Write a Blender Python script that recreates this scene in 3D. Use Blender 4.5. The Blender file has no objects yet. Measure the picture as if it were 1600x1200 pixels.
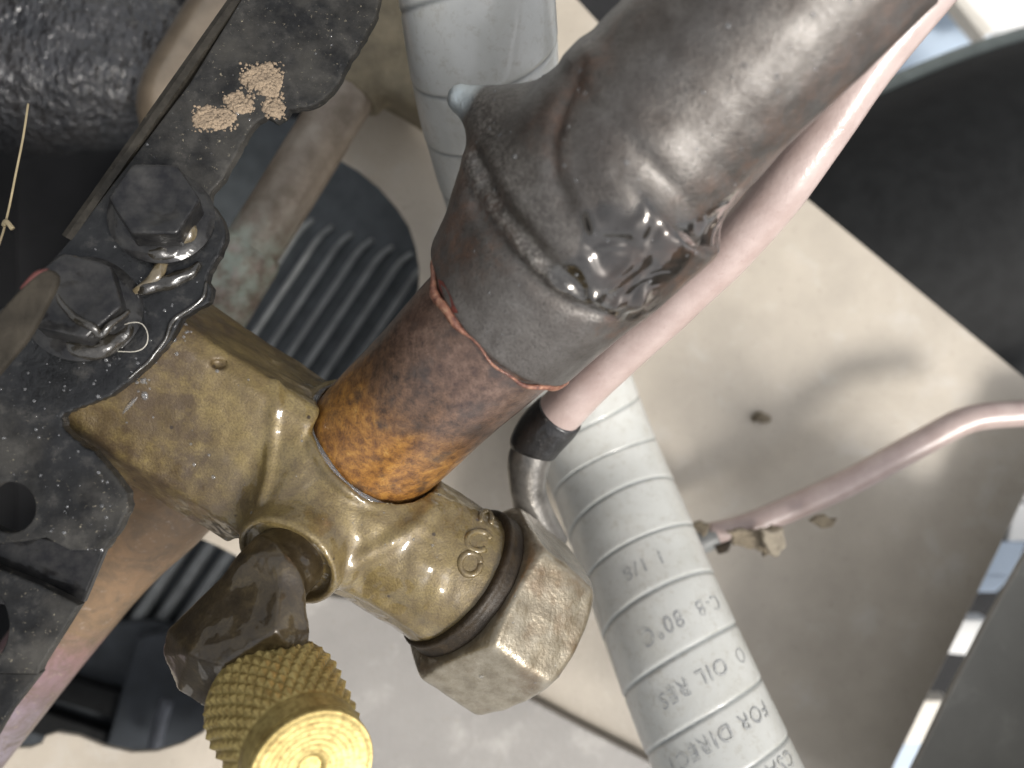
import bpy, bmesh, math, random
import numpy as np
from itertools import product
from mathutils import Vector, Matrix, Quaternion

random.seed(7); RNG = np.random.default_rng(7)
SC = bpy.context.scene
COL = SC.collection
S = 0.01            # everything below is written in centimetres
D = 13.0            # camera to the focus plane, cm

# ------------------------------------------------------------------ camera, sky, sun, exposure
UP = Vector((0.50, -0.25, 0.83)).normalized()      # world up, seen in the hand-held camera's own axes
RQ = UP.rotation_difference(Vector((0, 0, 1)))
SUN = Vector((0.60, -0.38, 0.70)).normalized()     # towards the sun, in camera axes

cam = bpy.data.cameras.new('camera'); camo = bpy.data.objects.new('camera', cam); COL.objects.link(camo)
camo.rotation_mode = 'QUATERNION'; camo.rotation_quaternion = RQ
camo.location = RQ @ Vector((0, 0, D*S))
cam.sensor_width = 36; cam.lens = 36*D/16.0
cam.clip_start = 0.005; cam.clip_end = 50
cam.dof.use_dof = True; cam.dof.focus_distance = (D-0.9)*S; cam.dof.aperture_fstop = 15
SC.camera = camo

wd = bpy.data.worlds.new('World'); SC.world = wd; wd.use_nodes = True
wt = wd.node_tree
sky = wt.nodes.new('ShaderNodeTexSky'); sky.sky_type = 'NISHITA'; sky.sun_disc = False
ws = RQ @ SUN
sky.sun_elevation = math.asin(max(-1, min(1, ws.z))); sky.sun_rotation = math.atan2(ws.x, ws.y)
sky.air_density = 1.0; sky.dust_density = 4.0; sky.ozone_density = 1.0
bg = wt.nodes['Background']; bg.inputs['Strength'].default_value = 0.11
hs = wt.nodes.new('ShaderNodeHueSaturation'); hs.inputs['Saturation'].default_value = 0.22     # a thin white overcast
wt.links.new(sky.outputs[0], hs.inputs['Color']); wt.links.new(hs.outputs[0], bg.inputs['Color'])
sl = bpy.data.lights.new('sun', 'SUN'); sl.energy = 1.5; sl.angle = math.radians(14); sl.color = (1, 0.955, 0.89)
so = bpy.data.objects.new('sun', sl); COL.objects.link(so)
so.rotation_mode = 'QUATERNION'; so.rotation_quaternion = ws.to_track_quat('Z', 'Y'); so.location = ws*2
SC.view_settings.view_transform = 'Standard'; SC.view_settings.look = 'None'
SC.view_settings.gamma = 1; SC.view_settings.exposure = 1.0
SC.cycles.max_bounces = 8

# ------------------------------------------------------------------ helpers
def P(px, py, z=0.0):                              # a point at depth z (cm, towards the camera)
    k = (D-z)/D
    return np.array([(px-800)/100*k, (600-py)/100*k, z])
def unit(v): v = np.asarray(v, float); return v/np.linalg.norm(v)

ROOT = {}
def thing(name, label, cat, at, group=None):
    o = bpy.data.objects.new(name, None); COL.objects.link(o)
    o.empty_display_size = 0.005
    o.rotation_mode = 'QUATERNION'; o.rotation_quaternion = RQ
    o.location = RQ @ (Vector([float(c) for c in at])*S)
    ROOT[o.name] = np.asarray(at, float)
    o['label'] = label; o['category'] = cat
    if group: o['group'] = group
    return o
def obj(name, v, f, m, parent=None, attrs=None, smooth=True, label=None, cat=None, group=None, kind=None, flat_angle=None):
    v = np.asarray(v, np.float64)
    if parent is not None: base = ROOT[parent.name]
    else: base = v.mean(0) if len(v) else np.zeros(3)
    me = bpy.data.meshes.new(name)
    f = list(f) if not isinstance(f, np.ndarray) else f
    vv = ((v-base)*S)
    if isinstance(f, np.ndarray):
        nf, k = f.shape
        me.vertices.add(len(vv)); me.vertices.foreach_set('co', vv.astype(np.float32).ravel())
        me.loops.add(nf*k); me.loops.foreach_set('vertex_index', f.astype(np.int32).ravel())
        me.polygons.add(nf); me.polygons.foreach_set('loop_start', np.arange(0, nf*k, k, dtype=np.int32))
        me.update(calc_edges=True); me.validate()
    else:
        me.from_pydata(vv.tolist(), [], f); me.update()
    me.materials.append(m)
    if smooth: me.polygons.foreach_set('use_smooth', [True]*len(me.polygons))
    if flat_angle is not None:
        me.set_sharp_from_angle(angle=math.radians(flat_angle))
    for k, a in (attrs or {}).items():
        at = me.attributes.new(k, 'FLOAT', 'POINT'); at.data.foreach_set('value', np.asarray(a, np.float32))
    return link(name, me, parent, base, label, cat, group, kind)
def link(name, me, parent, base, label=None, cat=None, group=None, kind=None):
    o = bpy.data.objects.new(name, me); COL.objects.link(o)
    if parent is not None:
        o.parent = parent; ROOT[o.name] = ROOT[parent.name]
    else:
        o.rotation_mode = 'QUATERNION'; o.rotation_quaternion = RQ
        o.location = RQ @ (Vector([float(c) for c in base])*S); ROOT[o.name] = np.asarray(base, float)
    if label: o['label'] = label
    if cat: o['category'] = cat
    if group: o['group'] = group
    if kind: o['kind'] = kind
    return o

# ---- smooth pseudo noise on points (numpy), about -1..1
def lump(p, freq, seed, n=7):
    r = np.random.default_rng(seed); out = 0
    for _ in range(n):
        k = r.normal(size=3); k = k/np.linalg.norm(k)*freq*r.uniform(0.6, 1.5)
        out = out+np.sin(p@k+r.uniform(0, 6.28))
    return out/math.sqrt(n)*0.8

# ---- signed distance shapes
def sd_cone(p, a, b, ra, rb, rnd=0.08):            # flat ended (tapered) cylinder
    a = np.asarray(a); b = np.asarray(b); ax = b-a; L = np.linalg.norm(ax); ax = ax/L
    q = p-a; h = q@ax; r = np.sqrt(np.maximum((q*q).sum(-1)-h*h, 1e-9))
    R = ra+(rb-ra)*np.clip(h/L, 0, 1)
    dx = r-R+rnd; dy = np.abs(h-L/2)-L/2+rnd
    return np.minimum(np.maximum(dx, dy), 0)+np.sqrt(np.maximum(dx, 0)**2+np.maximum(dy, 0)**2)-rnd
def sd_cap(p, a, b, ra, rb):                       # round ended limb
    a = np.asarray(a); b = np.asarray(b); ab = b-a
    t = np.clip((p-a)@ab/(ab@ab), 0, 1)
    return np.linalg.norm(p-a-t[..., None]*ab, axis=-1)-(ra+(rb-ra)*t)
def sd_box(p, c, R, h, rnd=0.1):
    q = np.abs((p-np.asarray(c))@np.asarray(R).T)-np.asarray(h)+rnd
    return np.minimum(q.max(-1), 0)+np.linalg.norm(np.maximum(q, 0), axis=-1)-rnd
def sd_ring(p, c, ax, R, r):
    q = p-np.asarray(c); h = q@ax; rr = np.sqrt(np.maximum((q*q).sum(-1)-h*h, 1e-9))
    return np.sqrt((rr-R)**2+h*h)-r
def sd_hull(p, pts, rnd):
    bm = bmesh.new()
    for q in pts: bm.verts.new(q)
    bmesh.ops.convex_hull(bm, input=bm.verts[:])
    bm.normal_update(); c = np.mean(pts, 0); d = np.full(p.shape[:-1], -1e9)
    acc = 0
    for f in bm.faces:
        n = np.array(f.normal); 
        if n@(np.array(f.verts[0].co)-c) < 0: n = -n
        acc = np.maximum(d, p@n-n@np.array(f.verts[0].co)); d = acc
    bm.free(); return d-rnd
def smin(a, b, k):
    h = np.clip(0.5+0.5*(b-a)/k, 0, 1); return b+(a-b)*h-k*h*(1-h)
def smax(a, b, k): return -smin(-a, -b, k)

def nets(fn, lo, hi, h, basis=None, org=(0, 0, 0)):   # surface nets: distance function -> quads
    B = np.eye(3) if basis is None else np.asarray(basis); org = np.asarray(org, float)
    ax = [np.arange(lo[i], hi[i]+h, h) for i in range(3)]
    g = np.stack(np.meshgrid(*ax, indexing='ij'), -1)
    f = np.empty(g.shape[:3], np.float32)
    for i in range(0, g.shape[0], 16): f[i:i+16] = fn(g[i:i+16]@B+org)
    f[[0, -1]] = np.maximum(f[[0, -1]], 1e-3); f[:, [0, -1]] = np.maximum(f[:, [0, -1]], 1e-3); f[:, :, [0, -1]] = np.maximum(f[:, :, [0, -1]], 1e-3)
    s = f < 0; nx, ny, nz = f.shape
    cs = list(product((0, 1), repeat=3))
    cor = [f[i:nx-1+i, j:ny-1+j, k:nz-1+k] for i, j, k in cs]
    n_in = sum((c < 0).astype(np.int8) for c in cor)
    act = (n_in > 0) & (n_in < 8)
    idx = np.full(act.shape, -1, np.int64); ac = np.argwhere(act); idx[act] = np.arange(len(ac))
    vals = [c[act] for c in cor]; acc = np.zeros((len(ac), 3)); cnt = np.zeros(len(ac))
    for a in range(8):
        for b in range(a+1, 8):
            d = np.array(cs[b])-np.array(cs[a])
            if np.abs(d).sum() != 1: continue
            m = (vals[a] < 0) != (vals[b] < 0)
            t = np.where(m, vals[a]/np.where(m, vals[a]-vals[b], 1), 0)
            acc += np.where(m[:, None], np.array(cs[a])+t[:, None]*d, 0); cnt += m
    v = (ac+acc/cnt[:, None])*h+np.array(lo)
    F = []
    for axis in range(3):
        o = [(1, 2), (2, 0), (0, 1)][axis]
        sl0 = [slice(1, -1)]*3; sl1 = [slice(1, -1)]*3
        sl0[axis] = slice(0, -1); sl1[axis] = slice(1, None)
        A = s[tuple(sl0)]; Bb = s[tuple(sl1)]
        off = np.array([1, 1, 1]); off[axis] = 0
        for flag, rev in ((A & ~Bb, False), (~A & Bb, True)):
            e = np.argwhere(flag)+off
            if not len(e): continue
            q = []
            for da, db in ((1, 1), (0, 1), (0, 0), (1, 0)):
                c = e.copy(); c[:, o[0]] -= da; c[:, o[1]] -= db
                q.append(idx[c[:, 0], c[:, 1], c[:, 2]])
            q = np.stack(q, 1); F.append(q[:, ::-1] if rev else q)
    F = np.concatenate(F); F = F[(F >= 0).all(1)]
    return v@B+org, F
def normals(v, f):
    n = np.cross(v[f[:, 2]]-v[f[:, 0]], v[f[:, 3]]-v[f[:, 1]]); out = np.zeros_like(v)
    for k in range(4): np.add.at(out, f[:, k], n)
    return out/np.maximum(np.linalg.norm(out, axis=1), 1e-9)[:, None]

# ---- swept tubes and lathes
def spline(pts, n):
    p = np.asarray(pts, float); p = np.vstack([2*p[0]-p[1], p, 2*p[-1]-p[-2]]); out = []
    for i in range(1, len(p)-2):
        t = np.linspace(0, 1, n, endpoint=False)[:, None]
        a, b, c, d = p[i-1], p[i], p[i+1], p[i+2]
        out.append(0.5*((2*b)+(-a+c)*t+(2*a-5*b+4*c-d)*t**2+(-a+3*b-3*c+d)*t**3))
    return np.vstack(out+[p[-2][None]])
def resample(c, step):
    d = np.r_[0, np.cumsum(np.linalg.norm(np.diff(c[:, :3], axis=0), axis=1))]
    n = max(2, int(d[-1]/step)+1); s = np.linspace(0, d[-1], n)
    return np.stack([np.interp(s, d, c[:, k]) for k in range(c.shape[1])], 1), s
def frames(c, ref=(0, 0, 1)):
    t = np.gradient(c[:, :3], axis=0); t /= np.linalg.norm(t, axis=1)[:, None]
    n = np.asarray(ref, float)-t@np.asarray(ref, float)[:, None]*t     # towards the camera
    n /= np.linalg.norm(n, axis=1)[:, None]
    return t, n, np.cross(t, n)
def tube(pts, seg=32, step=0.1, rfun=None, caps=True, n=12):           # pts rows: x y z r
    c, s = resample(spline(pts, n), step); t, nn, bb = frames(c)
    th = np.linspace(0, 2*math.pi, seg, endpoint=False)
    r = c[:, 3][:, None]*np.ones(seg)
    if rfun is not None: r = rfun(s[:, None], th[None, :], r)
    v = c[:, None, :3]+r[..., None]*(np.cos(th)[None, :, None]*nn[:, None]+np.sin(th)[None, :, None]*bb[:, None])
    m = len(c); i = np.arange(m-1)[:, None]*seg; j = np.arange(seg)[None]; j2 = (j+1) % seg
    f = np.stack([i+j, i+j2, i+seg+j2, i+seg+j], -1).reshape(-1, 4)
    v = v.reshape(-1, 3); at = np.repeat(s, seg)
    f = [tuple(x) for x in f.tolist()] if caps else f
    if caps: f += [tuple(range(seg))[::-1], tuple(range((m-1)*seg, m*seg))]
    return v, f, at
def lathe(c, ax, prof, seg=64, rfun=None, caps=True):                    # prof rows: height, radius
    ax = unit(ax); n = unit(np.cross(ax, (0.3, 1, 0.2))); b = np.cross(ax, n)
    th = np.linspace(0, 2*math.pi, seg, endpoint=False); prof = np.asarray(prof, float)
    r = prof[:, 1][:, None]*np.ones(seg)
    if rfun is not None: r = rfun(prof[:, 0][:, None], th[None, :], r)
    v = np.asarray(c)+prof[:, 0][:, None, None]*ax+r[..., None]*(np.cos(th)[None, :, None]*n+np.sin(th)[None, :, None]*b)
    m = len(prof); i = np.arange(m-1)[:, None]*seg; j = np.arange(seg)[None]; j2 = (j+1) % seg
    f = np.stack([i+j, i+j2, i+seg+j2, i+seg+j], -1).reshape(-1, 4).tolist()
    if caps: f += [list(range(seg))[::-1], list(range((m-1)*seg, m*seg))]
    return v.reshape(-1, 3), [tuple(x) for x in f]
def chaikin(p, n):
    p = np.asarray(p, float)
    for _ in range(n):
        q = np.roll(p, -1, 0); p = np.stack([p*0.75+q*0.25, p*0.25+q*0.75], 1).reshape(-1, 2)
    return p
def circle(cx, cy, rx, ry=None, n=40):
    t = np.linspace(0, 2*math.pi, n, endpoint=False); return np.stack([cx+rx*np.cos(t), cy+(ry or rx)*np.sin(t)], 1)
def rough_edge(p, step, amp, seed, closed=True):                # a slightly ragged sheet edge
    r = np.random.default_rng(seed); p = np.asarray(p, float); out = []
    for a, b in list(zip(p, np.roll(p, -1, 0)))[:None if closed else -1]:
        n = max(1, int(np.linalg.norm(b-a)/step))
        for k in range(n): out.append(a+(b-a)*k/n+r.normal(size=2)*amp*(0.3 if k == 0 else 1))
    return np.array(out)
def plate(outline, holes=(), plane=(0, 0, 0), thick=0.12, bevel=0.03, bend=None):
    """a sheet of real thickness lying in the plane z = z0 + ax*X + ay*Y; outline found where its rim is sighted"""
    cu = bpy.data.curves.new('sheet', 'CURVE'); cu.dimensions = '2D'; cu.fill_mode = 'BOTH'
    cu.extrude = max(thick/2-bevel, 0.001); cu.bevel_depth = bevel; cu.bevel_resolution = 2
    z0, gx, gy = plane; cen = np.array([800., 600.])
    def onplane(px, py):
        x = (px-800)/100; y = (600-py)/100; q = gx*x+gy*y; z = (z0+q)/(1+q/D); k = (D-z)/D
        return x*k, y*k
    for loop in [outline]+list(holes):
        sp = cu.splines.new('POLY'); sp.points.add(len(loop)-1); sp.use_cyclic_u = True
        for i, (px, py) in enumerate(loop):
            x, y = onplane(px, py); sp.points[i].co = (x, y, 0, 1)
    o = bpy.data.objects.new('sheet', cu); COL.objects.link(o); bpy.context.view_layer.update()
    me = bpy.data.meshes.new_from_object(o.evaluated_get(bpy.context.evaluated_depsgraph_get()))
    bpy.data.objects.remove(o); bpy.data.curves.remove(cu)
    v = np.empty(len(me.vertices)*3, np.float32); me.vertices.foreach_get('co', v); v = v.reshape(-1, 3).astype(float)
    f = [tuple(p.vertices) for p in me.polygons]; bpy.data.meshes.remove(me)
    v[:, 2] += z0+gx*v[:, 0]+gy*v[:, 1]-thick/2
    if bend is not None: v = bend(v)
    return v, f
def drops(name, v, n, count, rlo, rhi, m, parent, flat=0.45, pick=None):
    ok = np.flatnonzero((n[:, 2] > 0.15) & (pick if pick is not None else True))
    bm = bmesh.new(); bmesh.ops.create_icosphere(bm, subdivisions=2, radius=1)
    iv = np.array([q.co for q in bm.verts]); jf = np.array([[q.index for q in f.verts] for f in bm.faces]); bm.free()
    V = []; F = []
    for k, i in enumerate(RNG.choice(ok, count)):
        r = rlo+(rhi-rlo)*RNG.random()**3; nn = n[i]; a = unit(np.cross(nn, (0.3, 0.9, 0.2))); b = np.cross(nn, a)
        st = RNG.uniform(0.8, 1.3)
        V.append(v[i]+r*(iv[:, :1]*a*st+iv[:, 1:2]*b+iv[:, 2:]*nn*flat)); F.append(jf+k*len(iv))
    return obj(name, np.vstack(V), np.vstack(F), m, parent, kind='stuff')

# ------------------------------------------------------------------ materials
class G:
    def __init__(s, name):
        s.m = bpy.data.materials.new(name); s.m.use_nodes = True; s.t = s.m.node_tree; s.b = s.t.nodes['Principled BSDF']
        tc = s.t.nodes.new('ShaderNodeTexCoord'); mp = s.t.nodes.new('ShaderNodeMapping'); mp.inputs['Scale'].default_value = (100,)*3
        s.t.links.new(tc.outputs['Object'], mp.inputs['Vector']); s.co = mp.outputs[0]
    def node(s, typ, ins=None, **kw):
        n = s.t.nodes.new(typ)
        for k, v in kw.items(): setattr(n, k, v)
        for k, v in (ins or {}).items(): s.put(n.inputs[k], v)
        return n
    def put(s, sock, v):
        if isinstance(v, bpy.types.NodeSocket): s.t.links.new(v, sock)
        elif isinstance(v, tuple) and len(v) == 3 and sock.type == 'RGBA': sock.default_value = (*v, 1)
        elif isinstance(v, (int, float)) and sock.type == 'RGBA': sock.default_value = (v, v, v, 1)
        else: sock.default_value = v
    def noise(s, scale, detail=6, rough=0.55, dist=0.0, vec=None):
        return s.node('ShaderNodeTexNoise', {'Vector': vec or s.co, 'Scale': scale, 'Detail': detail, 'Roughness': rough, 'Distortion': dist}).outputs['Fac']
    def stretch(s, sc, rot=(0, 0, 0)):
        return s.node('ShaderNodeMapping', {'Vector': s.co, 'Scale': sc, 'Rotation': rot}).outputs[0]
    def voro(s, scale, feature='F1', vec=None):
        return s.node('ShaderNodeTexVoronoi', {'Vector': vec or s.co, 'Scale': scale}, feature=feature).outputs['Distance']
    def ramp(s, fac, stops, ease=False):
        n = s.node('ShaderNodeValToRGB', {'Fac': fac}); e = n.color_ramp.elements
        if ease: n.color_ramp.interpolation = 'EASE'
        while len(e) < len(stops): e.new(0.5)
        for k, (p, c) in enumerate(stops):
            e[k].position = p; e[k].color = (*c, 1) if isinstance(c, tuple) else (c, c, c, 1)
        return n.outputs['Color']
    def mix(s, fac, a, b, mode='MIX'):
        n = s.node('ShaderNodeMix', data_type='RGBA', blend_type=mode)
        s.put(n.inputs[0], fac); s.put(n.inputs[6], a); s.put(n.inputs[7], b); return n.outputs[2]
    def math(s, op, a, b=0.0, clamp=False):
        n = s.node('ShaderNodeMath', operation=op, use_clamp=clamp); s.put(n.inputs[0], a); s.put(n.inputs[1], b); return n.outputs[0]
    def attr(s, name): return s.node('ShaderNodeAttribute', attribute_name=name).outputs['Fac']
    def band(s, x, a, b): return s.node('ShaderNodeMapRange', {'Value': x, 'From Min': a, 'From Max': b}, interpolation_type='SMOOTHSTEP').outputs[0]
    def bump(s, h, strength, dist=0.02, normal=None):
        n = s.node('ShaderNodeBump', {'Height': h, 'Strength': strength, 'Distance': dist*S})
        if normal is not None: s.put(n.inputs['Normal'], normal)
        return n.outputs[0]
    def out(s, **kw):
        for k, v in kw.items(): s.put(s.b.inputs[k.replace('_', ' ')], v)
        return s.m

def wet(g, strength=0.35, scale=2.2, fine=7.0):     # the skin of water: its own smooth, rippling normal
    h = g.math('ADD', g.noise(scale, 1, 0.5, 0.8), g.math('MULTIPLY', g.noise(fine, 1, 0.5), 0.15))
    return g.bump(h, strength, 0.25)

def m_brass():
    g = G('cast_brass')
    big = g.noise(1.1, 5, 0.6, 0.4); mid = g.noise(5, 6, 0.65); fine = g.noise(32, 3, 0.6)
    c = g.ramp(big, [(0.30, (0.098, 0.069, 0.028)), (0.48, (0.170, 0.123, 0.045)), (0.68, (0.230, 0.173, 0.066))])
    c = g.mix(g.ramp(mid, [(0.36, 0.45), (0.56, 0.0)]), c, (0.085, 0.055, 0.025))
    grime_dark = g.attr('grime_dark')
    gm = g.math('MULTIPLY', grime_dark, g.ramp(g.noise(3.3, 7, 0.72), [(0.36, 0.15), (0.58, 1.0)]), True)
    c = g.mix(gm, c, (0.062, 0.040, 0.022))
    c = g.mix(g.ramp(fine, [(0.35, 0.45), (0.6, 0.0)]), c, (0.05, 0.032, 0.012))
    c = g.mix(g.ramp(g.voro(2.7), [(0.05, 0.9), (0.10, 0.0)]), c, (0.025, 0.016, 0.01))
    n = g.bump(g.math('ADD', fine, g.math('MULTIPLY', mid, 0.7)), 0.5, 0.013)
    w = g.math('MULTIPLY', g.attr('wet'), g.ramp(g.noise(1.6, 3, 0.5), [(0.30, 0.15), (0.55, 1.0)]))
    return g.out(Base_Color=c, Metallic=0.25, Roughness=g.ramp(mid, [(0.3, 0.55), (0.7, 0.40)]), Normal=n, Coat_Weight=w, Coat_Roughness=0.035, Coat_Normal=wet(g, 0.5, 1.4, 5))
def m_nut():
    g = G('forged_nut')
    mid = g.noise(4, 5, 0.6); fine = g.noise(17, 3, 0.55)
    c = g.ramp(mid, [(0.3, (0.15, 0.118, 0.072)), (0.5, (0.22, 0.185, 0.125)), (0.7, (0.28, 0.245, 0.18))])
    c = g.mix(g.ramp(g.noise(1.6, 4), [(0.5, 0.0), (0.65, 0.7)]), c, (0.13, 0.08, 0.035))
    n = g.bump(g.math('ADD', fine, g.math('MULTIPLY', g.noise(9, 3), 0.6)), 0.4, 0.022)
    return g.out(Base_Color=c, Metallic=0.5, Roughness=0.40, Normal=n, Coat_Weight=g.ramp(g.noise(1.1, 3), [(0.25, 0.5), (0.5, 1.0)]), Coat_Roughness=0.07,
                 Coat_Normal=g.bump(g.math('ADD', fine, g.math('MULTIPLY', g.noise(2, 2), 3.0)), 0.22, 0.06))
def m_bronze():
    g = G('shaded_bronze')
    mid = g.noise(3, 6, 0.6, 0.5); fine = g.noise(24, 3)
    c = g.ramp(mid, [(0.3, (0.030, 0.020, 0.010)), (0.55, (0.060, 0.042, 0.019)), (0.75, (0.13, 0.095, 0.045))])
    c = g.mix(g.ramp(fine, [(0.3, 0.4), (0.6, 0.0)]), c, (0.02, 0.014, 0.008))
    return g.out(Base_Color=c, Metallic=0.4, Roughness=0.38, Normal=g.bump(g.math('ADD', fine, mid), 0.3, 0.02), Coat_Weight=0.8, Coat_Roughness=0.05, Coat_Normal=wet(g, 0.22, 1.6, 5))
def m_bright_brass():
    g = G('machined_brass')
    c = g.ramp(g.noise(3.5, 5, 0.6), [(0.3, (0.34, 0.25, 0.085)), (0.7, (0.54, 0.43, 0.17))])
    c = g.mix(g.ramp(g.noise(14, 4, 0.6), [(0.35, 0.5), (0.55, 0.0)]), c, (0.16, 0.10, 0.03))
    return g.out(Base_Color=c, Metallic=0.55, Roughness=g.ramp(g.noise(6, 4), [(0.3, 0.46), (0.7, 0.36)]), Normal=g.bump(g.noise(30, 3), 0.25, 0.012))
def m_copper_stub():
    g = G('heat_stained_copper')
    t = g.math('ADD', g.attr('t'), g.math('MULTIPLY', g.math('SUBTRACT', g.noise(1.2, 5, 0.6, 0.5), 0.5), 1.5))
    mid = g.noise(6.5, 6, 0.68); fine = g.noise(28, 4, 0.6)
    orange = g.ramp(mid, [(0.32, (0.12, 0.05, 0.018)), (0.46, (0.26, 0.115, 0.030)), (0.60, (0.42, 0.20, 0.045)), (0.78, (0.52, 0.31, 0.09))])
    brown = g.ramp(mid, [(0.32, (0.032, 0.020, 0.014)), (0.5, (0.112, 0.064, 0.040)), (0.7, (0.19, 0.105, 0.060))])
    red = g.ramp(mid, [(0.32, (0.055, 0.030, 0.024)), (0.5, (0.125, 0.073, 0.050)), (0.7, (0.20, 0.125, 0.092))])
    c = g.mix(g.band(t, 0.75, 1.75), orange, brown); c = g.mix(g.band(t, 1.7, 2.5), c, red)
    c = g.mix(g.ramp(g.noise(2.2, 4, 0.6), [(0.55, 0.0), (0.68, 0.75)]), c, (0.05, 0.038, 0.033))
    c = g.mix(g.ramp(fine, [(0.32, 0.45), (0.48, 0.0)]), c, (0.03, 0.016, 0.010))
    n = g.bump(g.math('ADD', fine, mid), 0.5, 0.012)
    return g.out(Base_Color=c, Metallic=0.35, Roughness=0.36, Normal=n, Coat_Weight=0.75, Coat_Roughness=0.12, Coat_Normal=g.bump(g.math('ADD', g.noise(26, 3), g.noise(4, 2)), 0.45, 0.018))
def m_pipe():
    g = G('sooted_pipe')
    t = g.attr('t'); pud = g.attr('puddle'); tip = g.attr('tip'); rust = g.attr('rust')
    mid = g.noise(2.2, 6, 0.62, 0.3); fine = g.noise(26, 4, 0.62); grain = g.noise(11, 4, 0.6)
    soot = g.ramp(mid, [(0.30, (0.070, 0.060, 0.052)), (0.5, (0.105, 0.094, 0.084)), (0.7, (0.15, 0.138, 0.126))])
    c = g.mix(g.ramp(fine, [(0.30, 0.55), (0.48, 0.0)]), soot, (0.025, 0.02, 0.016))
    c = g.mix(g.math('MULTIPLY', g.ramp(g.voro(1.9), [(0.05, 0.85), (0.09, 0.0)]), g.band(t, 2.0, 3.0)), c, (0.02, 0.018, 0.018))
    rm = g.math('MULTIPLY', rust, g.ramp(g.noise(3.0, 6, 0.65), [(0.40, 0.0), (0.66, 0.8)]), True)
    c = g.mix(rm, c, g.ramp(grain, [(0.3, (0.065, 0.034, 0.020)), (0.7, (0.16, 0.080, 0.045))]))
    c = g.mix(g.math('MULTIPLY', g.attr('ash'), g.ramp(g.noise(17, 4, 0.7), [(0.45, 0.0), (0.62, 0.8)])), c, (0.30, 0.28, 0.25))
    c = g.mix(tip, c, (0.52, 0.58, 0.60))
    dry = g.bump(g.math('ADD', fine, g.math('MULTIPLY', grain, 0.9)), 0.8, 0.015)
    film = g.bump(g.math('ADD', g.noise(1.25, 1, 0.4, 1.5), g.math('MULTIPLY', g.noise(3.5, 0), 0.10)), 0.7, 0.34)
    cn = g.node('ShaderNodeMix', data_type='VECTOR'); g.put(cn.inputs[0], pud); g.put(cn.inputs[4], g.bump(g.noise(24, 4, 0.6), 0.5, 0.014)); g.put(cn.inputs[5], film)
    bn = g.node('ShaderNodeMix', data_type='VECTOR'); g.put(bn.inputs[0], pud); g.put(bn.inputs[4], dry); g.put(bn.inputs[5], film)
    c = g.mix(pud, c, g.mix(0.5, c, (0.03, 0.026, 0.022)))
    return g.out(Base_Color=c, Metallic=g.mix(rm, g.mix(g.band(t, -0.1, -0.6), 0.8, 0.55), 0.2), Roughness=g.mix(pud, g.mix(tip, g.ramp(mid, [(0.3, 0.54), (0.7, 0.42)]), 0.3), 0.07), Normal=bn.outputs[1],
                 Coat_Weight=g.math('ADD', 0.42, g.math('MULTIPLY', pud, 0.58)), Coat_Roughness=g.mix(pud, 0.16, 0.015), Coat_Normal=cn.outputs[1])
def m_bead():
    g = G('copper_bead')
    c = g.ramp(g.noise(9, 5), [(0.35, (0.10, 0.035, 0.025)), (0.55, (0.26, 0.115, 0.07)), (0.7, (0.42, 0.24, 0.15))])
    return g.out(Base_Color=c, Metallic=0.2, Roughness=0.5, Normal=g.bump(g.noise(25), 0.6, 0.04), Coat_Weight=0.3)
def m_black_steel(name='black_enamel_steel', dust=0.42, coat=0.10):
    g = G(name)
    n1 = g.noise(3.0, 7, 0.66); sp = g.noise(26, 3, 0.7)
    c = g.ramp(n1, [(0.3, (0.005, 0.0052, 0.0055)), (0.55, (0.013, 0.0135, 0.014)), (0.72, (0.045, 0.043, 0.040))])
    ds = g.node('ShaderNodeVectorMath', {0: g.co, 1: (0.1, 0.2, 0.2)}, operation='DISTANCE').outputs['Value']
    wz = g.band(g.math('ADD', ds, g.math('MULTIPLY', g.math('SUBTRACT', g.noise(1.1, 4, 0.6), 0.5), 2.2)), 2.3, 1.3)
    dryz = g.math('SUBTRACT', 1.0, wz)
    dz = g.math('MULTIPLY', g.math('MULTIPLY', g.ramp(g.noise(1.0, 6, 0.65), [(0.42, 0.05), (0.66, 1.0)]), dust), dryz)
    c = g.mix(dz, c, (0.105, 0.098, 0.085))
    sp1 = g.math('MULTIPLY', g.ramp(g.noise(15, 5, 0.75), [(0.62, 0.0), (0.70, 0.75)]), g.ramp(g.noise(1.6, 4, 0.6), [(0.36, 0.1), (0.56, 1.0)]))
    c = g.mix(g.math('MULTIPLY', sp1, dryz), c, (0.34, 0.30, 0.22))
    cw = g.math('ADD', coat, g.math('MULTIPLY', wz, 0.4))
    return g.out(Base_Color=c, Specular_IOR_Level=0.10, Roughness=g.ramp(n1, [(0.3, 0.35), (0.7, 0.65)]), Normal=g.bump(g.math('ADD', sp, n1), 0.35, 0.02), Coat_Weight=cw, Coat_Roughness=0.05, Coat_Normal=g.bump(g.noise(5, 4, 0.6, 0.5), 0.5, 0.07))
def m_wet_black():
    g = G('wet_black_enamel')
    n1 = g.noise(4.0, 6, 0.62)
    c = g.ramp(n1, [(0.35, (0.008, 0.008, 0.009)), (0.75, (0.035, 0.034, 0.032))])
    return g.out(Base_Color=c, Roughness=0.35, Specular_IOR_Level=0.10, Normal=g.bump(g.noise(18, 4), 0.3, 0.02), Coat_Weight=0.45, Coat_Roughness=0.03, Coat_Normal=wet(g, 0.16, 3.0, 10))
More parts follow.
